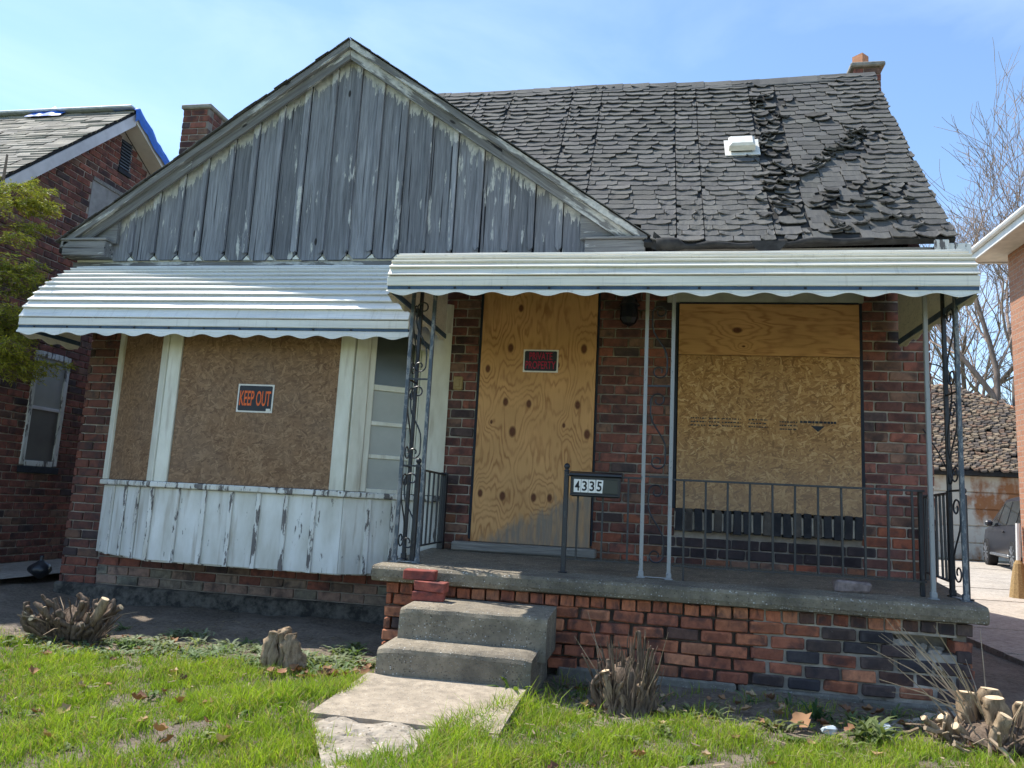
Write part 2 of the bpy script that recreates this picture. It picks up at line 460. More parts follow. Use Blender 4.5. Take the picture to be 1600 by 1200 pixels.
def soil_material():
    t = NT('soil'); co = t.objco()
    n1 = t.noise(co, 3, 6, 0.65); n2 = t.noise(co, 40, 5, 0.7)
    c = t.mix(t.mr(n2, 0.3, 0.72), (0.10, 0.078, 0.06), (0.31, 0.25, 0.19))
    c = t.mix(t.ramp(n1, [(0.48, 0.0), (0.66, 0.8)]), c, (0.31, 0.255, 0.20))
    x, y, z = t.sep(co)
    far = t.ma('MAXIMUM', t.mr(y, 14.0, 30.0), t.mr(y, 2.2, 1.4))
    c = t.mix(far, c, t.mix(n2, (0.10, 0.14, 0.03), (0.19, 0.22, 0.06)))
    h = t.ma('ADD', n2, t.noise(co, 150, 3))
    M['soil'] = t.done(c, 0.97, t.bump(h, 0.9, 0.02))
soil_material()

def bark_material(name, dark, light, sc=30):
    t = NT(name); co = t.objco(4.0)
    n1 = t.noise(t.mapping(co, (1, 1, 0.18)), sc, 6, 0.7)
    c = t.mix(t.mr(n1, 0.3, 0.7), dark, light)
    M[name] = t.done(c, 0.95, t.bump(n1, 0.9, 0.01))
bark_material('stump_bark', (0.04, 0.028, 0.02), (0.24, 0.175, 0.125), 45)
bark_material('stump_pale', (0.11, 0.075, 0.045), (0.42, 0.315, 0.205), 38)
bark_material('tree_bark', (0.10, 0.075, 0.06), (0.26, 0.20, 0.165), 8)
simple('cut_wood', (0.60, 0.46, 0.30), 0.85, 0, 0.25, 40, 0.4)
simple('twig', (0.33, 0.25, 0.17), 0.9)
simple('bud_twig', (0.27, 0.205, 0.17), 0.9)

simple('black_plastic', (0.012, 0.014, 0.018), 0.4, 0, 0.3, 8, 0.1, 0.5)
simple('number_white', (0.74, 0.74, 0.72), 0.5, 0, 0.06, 20, 0.02)
simple('ink_black', (0.012, 0.012, 0.015), 0.5, 0, 0.1, 20, 0.02)
simple('sign_black', (0.014, 0.017, 0.026), 0.45, 0, 0.3, 30, 0.05, 0.4)
simple('sign_orange', (0.80, 0.15, 0.035), 0.5, 0, 0.10, 60, 0.02)
simple('sign_red', (0.36, 0.012, 0.045), 0.5, 0, 0.35, 80, 0.02)
simple('sign_white', (0.72, 0.70, 0.66), 0.5, 0, 0.10, 40, 0.02)
simple('box_green', (0.016, 0.022, 0.018), 0.35, 0, 0.3, 8, 0.05, 0.5)
simple('bell_tan', (0.32, 0.23, 0.10), 0.5, 0, 0.2, 30)
simple('lantern_black', (0.008, 0.010, 0.016), 0.35, 0, 0.2, 20, 0.05, 0.5)
simple('vent_white', (0.70, 0.68, 0.62), 0.5, 0, 0.16, 9, 0.1)
simple('flue_clay', (0.52, 0.24, 0.13), 0.85, 0, 0.15, 20)
simple('cap_concrete', (0.27, 0.25, 0.22), 0.9, 0, 0.35, 18, 0.4)
simple('white_paint', (0.72, 0.71, 0.68), 0.6, 0, 0.12, 6, 0.1)
simple('soffit', (0.62, 0.58, 0.50), 0.7, 0, 0.15, 5, 0.1)
simple('rail_white', (0.60, 0.58, 0.60), 0.6, 0, 0.14, 6, 0.1)
simple('lintel_grey', (0.36, 0.36, 0.33), 0.7, 0, 0.2, 6, 0.15)
simple('tarp_blue', (0.012, 0.12, 0.52), 0.45, 0, 0.2, 14, 0.4, 0.5)
simple('tarp_pale', (0.55, 0.60, 0.68), 0.5, 0, 0.2, 14, 0.4)
simple('blank_board', (0.30, 0.29, 0.28), 0.8, 0, 0.2, 10)
simple('louver', (0.12, 0.145, 0.18), 0.6)
simple('pane_blind', (0.36, 0.37, 0.345), 0.35, 0, 0.12, 4, 0.03, 0.5)
simple('pane_dark', (0.085, 0.095, 0.088), 0.18, 0, 0.2, 3, 0.02, 0.5)
simple('pane_screen', (0.13, 0.125, 0.115), 0.45, 0, 0.2, 3, 0.02, 0.5)
simple('sill_dark', (0.03, 0.035, 0.045), 0.8, 0, 0.3, 20)
simple('car_paint', (0.022, 0.021, 0.027), 0.30, 0.0, 0.1, 3, 0.0, 0.5)
simple('car_glass', (0.012, 0.014, 0.016), 0.06, 0, 0.1, 3, 0.0, 0.6)
simple('tyre', (0.015, 0.015, 0.016), 0.85)
simple('rim', (0.45, 0.46, 0.48), 0.3, 0.8)
simple('chrome', (0.55, 0.56, 0.58), 0.25, 0.8)
simple('broom_straw', (0.30, 0.20, 0.09), 0.9, 0, 0.3, 50, 0.4)
simple('glass_white', (0.45, 0.52, 0.56), 0.4, 0, 0.2, 12)
simple('cable', (0.012, 0.013, 0.016), 0.6)

def rust_door():
    t = NT('garage_door'); co = t.objco()
    n1 = t.noise(co, 0.9, 6, 0.62); n2 = t.noise(t.mapping(co, (1, 1, 0.35)), 3.5, 5)
    mk = t.ramp(t.ma('ADD', t.ma('MULTIPLY', n1, 0.7), t.ma('MULTIPLY', n2, 0.35)), [(0.50, 0.0), (0.60, 1.0)])
    c = t.mix(mk, (0.58, 0.53, 0.44), t.mix(n2, (0.22, 0.07, 0.03), (0.42, 0.20, 0.08)))
    M['garage_door'] = t.done(c, 0.7, t.bump(mk, 0.2, 0.01))
rust_door()

# ---------------------------------------------------------------- mesh helper
class G:
    def __init__(s):
        s.v = []; s.f = []; s.c = []
    def add(s, vs, fs, col=None):
        b = len(s.v)
        s.v.extend([tuple(p) for p in vs])
        s.f.extend([tuple(i + b for i in f) for f in fs])
        if col is not None:
            s.c.extend([col] * len(vs))
        return s
    def box(s, x0, x1, y0, y1, z0, z1, col=None):
        v = [(x0, y0, z0), (x1, y0, z0), (x1, y1, z0), (x0, y1, z0), (x0, y0, z1), (x1, y0, z1), (x1, y1, z1), (x0, y1, z1)]
        return s.add(v, [(0, 3, 2, 1), (4, 5, 6, 7), (0, 1, 5, 4), (1, 2, 6, 5), (2, 3, 7, 6), (3, 0, 4, 7)], col)
    def cbox(s, x0, x1, y0, y1, z0, z1, c=0.006, col=None, jit=0.0, r=None):
        cx, cy, cz = (x0 + x1) / 2, (y0 + y1) / 2, (z0 + z1) / 2
        hx, hy, hz = (x1 - x0) / 2, (y1 - y0) / 2, (z1 - z0) / 2
        V = []; idx = {}
        for sx in (-1, 1):
            for sy in (-1, 1):
                for sz in (-1, 1):
                    j = [(r.uniform(-jit, jit) if r and jit else 0.0) for _ in range(3)]
                    for ax in range(3):
                        p = [sx * (hx - (c if ax != 0 else 0)), sy * (hy - (c if ax != 1 else 0)), sz * (hz - (c if ax != 2 else 0))]
                        idx[(sx, sy, sz, ax)] = len(V)
                        V.append((cx + p[0] + j[0], cy + p[1] + j[1], cz + p[2] + j[2]))
        F = []
        for ax in range(3):
            a, b = [k for k in range(3) if k != ax]
            for sg in (-1, 1):
                q = []
                for (p, t_) in ((-1, -1), (1, -1), (1, 1), (-1, 1)):
                    k = [0, 0, 0]; k[ax] = sg; k[a] = p; k[b] = t_
                    q.append(idx[(*k, ax)])
                F.append(tuple(q))
        for a in range(3):
            b, c_ = [k for k in range(3) if k != a]
            for sb in (-1, 1):
                for sc in (-1, 1):
                    k0 = [0, 0, 0]; k0[a] = -1; k0[b] = sb; k0[c_] = sc
                    k1 = list(k0); k1[a] = 1
                    F.append((idx[(*k0, b)], idx[(*k1, b)], idx[(*k1, c_)], idx[(*k0, c_)]))
        for sx in (-1, 1):
            for sy in (-1, 1):
                for sz in (-1, 1):
                    F.append(tuple(idx[(sx, sy, sz, ax)] for ax in range(3)))
        return s.add(V, F, col)
    def prism(s, poly, y0, y1, col=None):              # outline in x,z pushed along y
        n = len(poly)
        v = [(x, y0, z) for x, z in poly] + [(x, y1, z) for x, z in poly]
        f = [tuple(range(n)), tuple(range(2 * n - 1, n - 1, -1))] + [((i + 1) % n, i, i + n, (i + 1) % n + n) for i in range(n)]
        return s.add(v, f, col)
    def prismx(s, poly, x0, x1, col=None):             # outline in y,z pushed along x
        n = len(poly)
        v = [(x0, y, z) for y, z in poly] + [(x1, y, z) for y, z in poly]
        f = [tuple(range(n)), tuple(range(2 * n - 1, n - 1, -1))] + [((i + 1) % n, i, i + n, (i + 1) % n + n) for i in range(n)]
        return s.add(v, f, col)
    def prismz(s, poly, z0, z1, col=None):             # outline in x,y pushed along z
        n = len(poly)
        v = [(x, y, z0) for x, y in poly] + [(x, y, z1) for x, y in poly]
        f = [tuple(range(n)), tuple(range(2 * n - 1, n - 1, -1))] + [((i + 1) % n, i, i + n, (i + 1) % n + n) for i in range(n)]
        return s.add(v, f, col)
    def bar(s, p, q, w, h, up=(0, 0, 1), col=None):
        p, q = Vector(p), Vector(q)
        d = (q - p).normalized(); u = Vector(up)
        sd = d.cross(u)
        if sd.length < 1e-4:
            sd = d.cross(Vector((1, 0, 0)))
        sd.normalize(); u = sd.cross(d).normalized()
        v = []
        for c in (p, q):
            for a, b in ((-1, -1), (1, -1), (1, 1), (-1, 1)):
                v.append(c + sd * (a * w / 2) + u * (b * h / 2))
        return s.add(v, [(0, 1, 2, 3), (7, 6, 5, 4), (0, 4, 5, 1), (1, 5, 6, 2), (2, 6, 7, 3), (3, 7, 4, 0)], col)
    def tube(s, pts, rad, n=6, col=None, flat=1.0, cap=True):
        pts = [Vector(p) for p in pts]
        R = rad if isinstance(rad, (list, tuple)) else [rad] * len(pts)
        v = []; f = []
        prev = None
        for i, p in enumerate(pts):
            d = (pts[min(i + 1, len(pts) - 1)] - pts[max(i - 1, 0)])
            d = d.normalized() if d.length > 1e-9 else Vector((0, 0, 1))
            if prev is None:
                a = d.orthogonal().normalized()
            else:
                a = (prev - d * prev.dot(d))
                a = a.normalized() if a.length > 1e-6 else d.orthogonal().normalized()
            prev = a
            b = d.cross(a)
            for k in range(n):
                t_ = 2 * math.pi * k / n
                v.append(p + a * (math.cos(t_) * R[i]) + b * (math.sin(t_) * R[i] * flat))
        for i in range(len(pts) - 1):
            for k in range(n):
                f.append((i * n + k, i * n + (k + 1) % n, (i + 1) * n + (k + 1) % n, (i + 1) * n + k))
        if cap:
            f.append(tuple(range(n - 1, -1, -1)))
            f.append(tuple((len(pts) - 1) * n + k for k in range(n)))
        return s.add(v, f, col)
    def lathe(s, c, prof, n=14, col=None):
        v = []; f = []
        for r, z in prof:
            for k in range(n):
                t_ = 2 * math.pi * k / n
                v.append((c[0] + r * math.cos(t_), c[1] + r * math.sin(t_), c[2] + z))
        for i in range(len(prof) - 1):
            for k in range(n):
                f.append((i * n + k, i * n + (k + 1) % n, (i + 1) * n + (k + 1) % n, (i + 1) * n + k))
        f.append(tuple(range(n - 1, -1, -1)))
        f.append(tuple((len(prof) - 1) * n + k for k in range(n)))
        return s.add(v, f, col)

WL = {}
def mesh_of(name, g, mat, off=(0, 0, 0), smooth=False):
    me = bpy.data.meshes.new(name)
    ox, oy, oz = off
    me.from_pydata([(x - ox, y - oy, z - oz) for x, y, z in g.v], [], g.f)
    if g.c:
        a = me.color_attributes.new('Col', 'FLOAT_COLOR', 'POINT')
        arr = np.ones((len(g.v), 4), dtype=np.float32)
        arr[:, :3] = np.array(g.c, dtype=np.float32)[:, :3]
        a.data.foreach_set('color', arr.ravel())
    if smooth:
        me.polygons.foreach_set('use_smooth', [True] * len(me.polygons))
    me.materials.append(M[mat] if isinstance(mat, str) else mat)
    me.update()
    return me
def link(o, parent=None, wl=(0, 0, 0)):
    COL.objects.link(o)
    if parent is not None:
        o.parent = parent
    WL[o] = Vector(wl)
    return o
def thing(name, label, cat, loc, group=None):
    e = bpy.data.objects.new(name, None)
    e.location = loc
    e.empty_display_size = 0.1
    e['label'] = label; e['category'] = cat
    if group:
        e['group'] = group
    return link(e, None, loc)
def part(name, g, mat, parent, smooth=False, label=None, kind=None):
    o = bpy.data.objects.new(name, mesh_of(name, g, mat, WL[parent], smooth))
    if label:
        o['label'] = label
    if kind:
        o['kind'] = kind
    return link(o, parent, WL[parent])
def solo(name, g, mat, label, cat, loc, group=None, smooth=False):
    o = bpy.data.objects.new(name, mesh_of(name, g, mat, loc, smooth))
    o.location = loc
    o['label'] = label; o['category'] = cat
    if group:
        o['group'] = group
    return link(o, None, loc)
def structure(name, g, mat, smooth=False, kind='structure', label=None, cat=None):
    o = bpy.data.objects.new(name, mesh_of(name, g, mat, (0, 0, 0), smooth))
    o['kind'] = kind
    if label: o['label'] = label
    if cat: o['category'] = cat
    return link(o)
def piece(name, me, parent, loc, rot=(0, 0, 0), scale=(1, 1, 1), color=None):
    o = bpy.data.objects.new(name, me)
    o.location = Vector(loc) - WL[parent]
    o.rotation_euler = rot
    o.scale = scale
    if color:
        o.color = (*color, 1)
    return link(o, parent, WL[parent])
def lerp(a, b, t):
    return a + (b - a) * t
def text_geom(body, width, height, bold=0.0, depth=0.002):
    cu = bpy.data.curves.new('lettering', 'FONT')
    cu.body = body
    cu.align_x = 'CENTER'; cu.align_y = 'CENTER'
    cu.extrude = 0.004; cu.offset = bold
    cu.resolution_u = 3
    o = bpy.data.objects.new('lettering', cu)
    COL.objects.link(o)
    dg = bpy.context.evaluated_depsgraph_get()
    me = bpy.data.meshes.new_from_object(o.evaluated_get(dg))
    vs_ = [tuple(v.co) for v in me.vertices]; fs_ = [tuple(p.vertices) for p in me.polygons]
    bpy.data.objects.remove(o); bpy.data.meshes.remove(me); bpy.data.curves.remove(cu)
    xs = [v[0] for v in vs_]; ys = [v[1] for v in vs_]; zs = [v[2] for v in vs_]
    sx = width / (max(xs) - min(xs)); sy = height / (max(ys) - min(ys))
    mx, my = (max(xs) + min(xs)) / 2, (max(ys) + min(ys)) / 2
    dz = (max(zs) - min(zs)) or 1
    return [((x - mx) * sx, -(z / dz) * depth, (y - my) * sy) for x, y, z in vs_], fs_      # stands upright, facing -y

BRICK_ME = []
def make_brick_meshes(mat='brick'):
    out = []
    for k in range(5):
        g = G().cbox(-0.099, 0.099, -0.045, 0.045, -0.034, 0.034, 0.004 + 0.0012 * k, None, 0.0028, rng)
        out.append(mesh_of('brick', g, mat))
    return out
BRICK_ME = make_brick_meshes()
# ---------------------------------------------------------------- the ground and what is paved
def gz(x, y):
    z = 0.225
    z += 0.012 * math.sin(x * 2.1 + y * 1.3) + 0.010 * math.sin(x * 4.7 - y * 3.1 + 1.0)
    k = min(1.0, max(0.0, (y - 4.25) / 0.4))
    z -= 0.025 * k
    if x < -4.6:
        z += 0.10 * min(1.0, (-4.6 - x) / 1.4)
    if y < 3.0:
        z -= 0.05 * (3.0 - y) if y > 0 else 0.15
    if x > 2.2:
        z -= 0.05 * min(1.0, (x - 2.2) / 0.5)
    if y > 10:
        z = lerp(z, 0.2, min(1, (y - 10) / 4))
    return z
def axis(fine0, fine1, step, far):
    a = [fine0 + i * step for i in range(int((fine1 - fine0) / step) + 1)]
    lo, hi, d = fine0, fine1, step
    pre, post = [], []
    while lo > -far:
        d *= 1.7; lo -= d; pre.append(lo)
    d = step
    while hi < far:
        d *= 1.7; hi += d; post.append(hi)
    return pre[::-1] + a + post
gx = axis(-6.5, 3.0, 0.07, 500); gy = axis(2.0, 6.4, 0.07, 700)
g = G()
vv = []
for y in gy:
    for x in gx:
        z = gz(x, y)
        if -7 < x < 4 and 1.5 < y < 7:
            z += 0.022 * mn.noise(Vector((x * 5, y * 5, 0))) + 0.012 * mn.noise(Vector((x * 17, y * 17, 3)))
        vv.append((x, y, z))
nx = len(gx)
g.add(vv, [(j * nx + i, j * nx + i + 1, (j + 1) * nx + i + 1, (j + 1) * nx + i) for j in range(len(gy) - 1) for i in range(nx - 1)])
structure('ground', g, 'soil', True)

# walkway: one whole slab, then the broken one
g = G()
g.add([(-1.46, 3.38, 0.262), (-0.60, 3.36, 0.262), (-0.60, 4.12, 0.284), (-1.47, 4.12, 0.284),
       (-1.46, 3.38, 0.10), (-0.60, 3.36, 0.10), (-0.60, 4.12, 0.10), (-1.47, 4.12, 0.10)],
      [(0, 1, 2, 3), (4, 5, 1, 0), (5, 6, 2, 1), (7, 4, 0, 3)])
walk = structure('walkway', g, 'walk_concrete')
g = G()
r2 = random.Random(5)
nxx, nyy = 26, 40
vv = []
for j in range(nyy + 1):
    for i in range(nxx + 1):
        y = lerp(2.5, 3.375, j / nyy); x = lerp(-1.46 + 0.55 * (3.375 - y), -0.60, i / nxx)
        h = mn.noise(Vector((x * 9, y * 9, 1))) * 0.014 + mn.noise(Vector((x * 26, y * 26, 2))) * 0.008
        if h < -0.004: h -= 0.008
        vv.append((x, y, 0.255 + h - 0.02 * max(0, 2.9 - y)))
g.add(vv, [(j * (nxx + 1) + i, j * (nxx + 1) + i + 1, (j + 1) * (nxx + 1) + i + 1, (j + 1) * (nxx + 1) + i) for j in range(nyy) for i in range(nxx)])
part('broken_slab', g, 'rubble_concrete', walk, label='crumbled rough end of the concrete walkway')
# driveway slabs on the right
drive = None
ys = [1.0, 2.6, 4.2, 5.8, 7.4, 9.0, 10.6, 12.2, 14.2, 17.0, 20.0, 23.4]
for i in range(len(ys) - 1):
    for j, (xa, xb) in enumerate(((2.98, 4.2), (4.21, 5.44)) if i < 7 else ((2.98, 6.4), (6.42, 10.5), (10.52, 16.0))):
        za = 0.185 + 0.006 * ((i * 7 + j * 3) % 3) + 0.1 * max(0, ys[i] - 8) / 12
        zb = 0.185 + 0.006 * ((i * 7 + j * 3) % 3) + 0.1 * max(0, ys[i + 1] - 8) / 12
        a, b = ys[i], ys[i + 1] - 0.012
        gg = G().add([(xa, a, za), (xb, a, za), (xb, b, zb), (xa, b, zb), (xa, a, 0.05), (xb, a, 0.05), (xb, b, 0.05), (xa, b, 0.05)],
                     [(0, 1, 2, 3), (4, 5, 1, 0), (5, 6, 2, 1), (6, 7, 3, 2), (7, 4, 0, 3)])
        if drive is None:
            drive = structure('driveway', gg, 'drive_concrete')
        else:
            part('slab', gg, 'drive_concrete', drive)
# side path between the two houses on the left
g = G()
g.add([(-6.5, 1.0, 0.335), (-5.55, 1.0, 0.332), (-5.55, 9.6, 0.340), (-6.5, 9.6, 0.345)], [(0, 1, 2, 3)])
structure('path', g, 'drive_concrete')
# unseen pavement and street behind the camera, added to bounce sunlight onto the facade
g = G().box(-40, 40, -2.9, -1.3, -0.05, 0.10)
structure('pavement', g, 'drive_concrete')
g = G().box(-60, 60, -13.5, -5.2, -0.08, 0.085)
structure('road', g, 'drive_concrete')

# ---------------------------------------------------------------- bricks
def lay(x0, x1, z0, z1, holes=(), pitch=0.208, course=0.0785, seed=1):
    """running bond between x0..x1, z0..z1: list of (centre x, centre z, length, row)"""
    r = random.Random(seed)
    out = []
    rows = int(round((z1 - z0) / course))
    for k in range(rows):
        zc = z0 + (k + 0.5) * course
        cuts = [(x0, x1)]
        for (hx0, hx1, hz0, hz1) in holes:
            if hz0 - 0.01 < zc < hz1 + 0.01:
                nc = []
                for a, b in cuts:
                    if hx1 <= a or hx0 >= b: nc.append((a, b)); continue
                    if hx0 > a: nc.append((a, hx0))
                    if hx1 < b: nc.append((hx1, b))
                cuts = nc
        off = (0.5 if k % 2 else 0.0) * pitch + r.uniform(-0.01, 0.01)
        for a, b in cuts:
            n0 = math.floor((a - off) / pitch)
            x = off + n0 * pitch
            while x < b:
                p, q = max(a, x), min(b, x + pitch)
                if q - p > 0.035:
                    out.append(((p + q) / 2, zc, q - p - 0.011, k))
                x += pitch
    return out
def wall_color(r, z):
    t = r.random()
    c = [0.165, 0.070, 0.055]
    if t < 0.25: c = [0.118, 0.057, 0.049]
    elif t < 0.45: c = [0.205, 0.080, 0.058]
    elif t < 0.55: c = [0.165, 0.098, 0.072]
    elif t < 0.63: c = [0.070, 0.050, 0.050]
    k = r.uniform(0.85, 1.15) * 1.28
    return tuple(x * k for x in c)

# ---------------------------------------------------------------- the boarded-up house
HOUSE = (-1.5, 8.0, 0.2)
house = thing('brick_house', 'boarded-up brick house with grey board gable, worn shingle roof and two awnings', 'house', HOUSE)
g = G().box(-5.13, 2.06, 6.215, 11.5, 0.02, 3.30)
wall = part('wall', g, 'mortar', house)
part('side_wall', G().box(2.061, 2.085, 6.30, 11.5, 0.02, 3.32).prismx([(6.3, 3.3), (11.5, 3.3), (8.02, 5.78)], 2.00, 2.085), 'brick_far', house)
part('side_wall', G().box(-5.155, -5.131, 6.30, 11.5, 0.02, 3.30), 'brick_far', house)
r = random.Random(11)
specs = []
DOOR = (-1.425, -0.455, 0.0, 3.06); WIN = (0.195, 1.56, 1.02, 3.2)
for (x, z, ln, k) in lay(-1.76, 2.08, 0.80, 3.16, (DOOR, WIN), seed=3):
    c = wall_color(r, z)
    kk = 1.0 + 0.35 * mn.noise(Vector((x * 1.6, z * 1.6, 7)))
    c = tuple(v * kk for v in c)
    if z < 1.16 and r.random() < 0.45: c = (0.27 * r.uniform(.8, 1.15), 0.100, 0.060)
    if 0.1 < x < 1.6 and z < 1.05 and z > 0.88: c = (0.055, 0.042, 0.046)
    if x > 1.5: c = tuple(v * 1.25 for v in c)
    specs.append((x, z, ln, c, 0))
for (x, z, ln, k) in lay(-5.15, -4.78, 0.24, 3.16, (), seed=4):
    specs.append((x, z, ln, tuple(v * 0.75 for v in wall_color(r, z)), 1))
for (x, z, ln, k) in lay(-4.78, -1.76, 0.34, 0.89, (), seed=5):
    c = wall_color(r, z)
    if k < 2 and r.random() < 0.8: c = (0.26 * r.uniform(.8, 1.2), 0.205, 0.165)
    elif r.random() < 0.3: c = (0.19, 0.135, 0.105)
    specs.append((x, z, ln, c, 1))
specs.sort(key=lambda s: s[4] * 100 + (s[0] + 1.0) ** 2 * 0.1)
gj = G()
for i, (x, z, ln, c, far) in enumerate(specs):
    yo = r.uniform(-0.004, 0.004)
    if i < 300:
        piece('brick', BRICK_ME[i % 5], wall, (x, 6.245 + yo, z), (r.uniform(-.01, .01), r.uniform(-.012, .012), r.uniform(-.012, .012)), (ln / 0.198, 1, r.uniform(0.97, 1.03)), c)
    else:
        gj.cbox(x - ln / 2, x + ln / 2, 6.20 + yo, 6.29, z - 0.034, z + 0.034, 0.005, c, 0.0025, r)
part('brick', gj, 'brick_joined', wall, kind='stuff')
part('footing', G().cbox(-5.16, -1.70, 6.15, 6.24, 0.02, 0.335, 0.02), 'footing_tar', house)
# rowlock window sill of dark bricks on edge
sill = part('window_sill', G().box(0.19, 1.56, 6.158, 6.23, 1.095, 1.226), 'mortar_light', house)
part('mortar_face', G().box(1.562, 2.058, 6.2125, 6.2145, 0.80, 3.1), 'mortar_light', wall)
part('mortar_face', G().box(-1.75, -1.45, 6.2125, 6.2145, 0.8, 3.1), 'mortar_light', wall)
for i in range(19):
    xc = 0.225 + i * 0.0725
    c = (0.035, 0.038, 0.045) if r.random() < 0.8 else (0.10, 0.09, 0.08)
    piece('brick', BRICK_ME[i % 5], sill, (xc, 6.19, 1.165 + U(-.004, .004)), (0.0, math.pi / 2 + U(-.03, .03), 0), (0.88 + U(-.05, .05), 1.0, 0.84), c)
part('window_lintel', G().cbox(0.10, 1.60, 6.17, 6.21, 2.90, 3.1, 0.006), 'lintel_grey', house)
part('window_frame', G().cbox(0.16, 0.197, 6.182, 6.21, 1.25, 2.90, 0.004).cbox(1.562, 1.59, 6.19, 6.215, 1.25, 2.9, 0.003).cbox(0.2, 1.56, 6.165, 6.2, 2.885, 2.898, 0.003), 'dark_gap', house)
part('door_sill', G().cbox(-1.545, -0.40, 6.04, 6.20, 0.83, 0.902, 0.012), 'grey_wood', house)
part('door_gap_shade', G().cbox(-1.448, -1.422, 6.19, 6.213, 0.92, 3.05, 0.004).cbox(-0.458, -0.440, 6.19, 6.213, 0.92, 3.05, 0.004), 'dark_gap', house)  # near-black strips, colouring in the gap shadow beside the plywood
part('doorbell', G().cbox(-1.645, -1.565, 6.165, 6.199, 2.135, 2.25, 0.008).cbox(-1.625, -1.585, 6.155, 6.166, 2.16, 2.225, 0.005), 'bell_tan', house)
lan = part('porch_light', G().lathe((-0.20, 6.10, 2.68), [(0.012, 0), (0.05, 0.02), (0.075, 0.06), (0.07, 0.16), (0.085, 0.17), (0.05, 0.23), (0.012, 0.26)], 10), 'lantern_black', house)
part('bracket', G().tube([(-0.20, 6.20, 2.86), (-0.20, 6.14, 2.97), (-0.20, 6.10, 2.94)], 0.014, 6).cbox(-0.25, -0.15, 6.17, 6.199, 2.80, 2.92, 0.006), 'lantern_black', lan)

# gable: boards, battens, rake boards, returns
AX, AZ, SL = -2.77, 5.30, 0.70
def rake(x, dz=0.0):
    return AZ + dz - SL * abs(x - AX)
gable = part('gable', G().prism([(-5.2, 3.2), (-0.35, 3.2), (-0.35, 3.52), (AX, 5.16), (-5.2, 3.52)], 6.17, 6.4), 'dark_gap', house)
x = -5.03
i = 0
while x < -0.56:
    w = 0.236 + U(-0.012, 0.012)
    x1 = min(x + w, -0.53)
    xa, xb = x + 0.010, x1 - 0.012
    zb = 3.262 + U(-0.008, 0.008)
    top = [(xb, rake(xb, -0.10))]
    if xa < AX < xb: top.append((AX, rake(AX, -0.10)))
    top.append((xa, rake(xa, -0.10)))
    yo = 6.128 + U(-0.006, 0.006)
    ch = 0.045
    bot = [(xa, zb + ch), (xa + ch * 0.9, zb), (xb - ch * 0.9, zb), (xb, zb + ch)]
    poly = bot + top
    g = G().prism(poly, yo, yo + 0.024)
    b = part('board', g, 'gable_wood', gable)
    # a narrow batten over the joint
    if x1 < -0.56:
        bw = 0.024 + U(-0.003, 0.004); xc = x1 - 0.020 + U(-0.004, 0.004)
        zt = min(rake(xc - bw, -0.10), rake(xc + bw, -0.10))
        tl = U(-0.010, 0.010)
        part('batten', G().prism([(xc - bw + tl, zb + 0.075 + U(-.01, .015)), (xc + tl, zb + 0.055), (xc + bw + tl, zb + 0.075 + U(-.01, .015)), (xc + bw, zt), (xc - bw, zt)], yo - 0.028, yo - 0.001), 'gable_wood', gable)
    if x1 < -0.56:
        part('wedge', G().prism([(x1 - 0.034, zb + 0.001), (x1 + 0.034, zb + 0.001), (x1 + U(-.008, .008), zb + 0.036)], yo - 0.004, yo + 0.02), 'white_trim', gable)
    x = x1; i += 1
for sg_, xa, xb in ((-1, -5.40, -4.93), (1, -0.125, -0.62)):
    part('filler_board', G().prism([(xa, 3.41), (xb, 3.41), (xb, rake(xb, -0.10)), (xa, max(3.415, rake(xa, -0.02)))][::(1 if sg_ < 0 else -1)], 6.075, 6.115), 'rake_wood', gable)
part('frieze_board', G().cbox(-5.42, -0.06, 6.150, 6.2, 3.195, 3.255, 0.004), 'rake_wood', gable)
part('frieze_board', G().cbox(-5.38, -0.30, 6.156, 6.2, 3.257, 3.318, 0.003), 'white_trim', gable)
part('cornice_return', G().cbox(-5.43, -4.985, 6.005, 6.16, 3.275, 3.415, 0.006).cbox(-5.45, -4.97, 5.99, 6.16, 3.417, 3.44, 0.005), 'rake_wood', gable)
part('cornice_return', G().cbox(-0.575, -0.085, 6.005, 6.16, 3.265, 3.375, 0.006).cbox(-0.59, -0.07, 5.99, 6.16, 3.377, 3.40, 0.005), 'rake_wood', gable)
for sx, xe in ((-1, -5.44), (1, -0.085)):
    def seg(x0, x1, d0, d1, y0, y1, name, mat):
        pl = [(x0, rake(x0, d0)), (x1, rake(x1, d0)), (x1, rake(x1, d1)), (x0, rake(x0, d1))]
        if x0 > x1: pl = pl[::-1]
        return part(name, G().prism(pl, y0, y1), mat, gable)
    xm = AX + sx * 1.46
    rm = 'rake_wood_up' if sx < 0 else 'rake_wood_down'
    seg(AX + sx * 0.002, xm - sx * 0.003, -0.072, -0.172, 6.045, 6.07, 'rake_board', rm)
    seg(xm, xe, -0.072, -0.172, 6.043, 6.07, 'rake_board', rm)
    seg(AX + sx * 0.002, xe + sx * 0.01, -0.006, -0.074, 6.005, 6.05, 'rake_moulding', rm)
    seg(AX + sx * 0.03, xe - sx * 0.3, -0.074, -0.100, 6.072, 6.13, 'soffit_board', 'grey_wood')

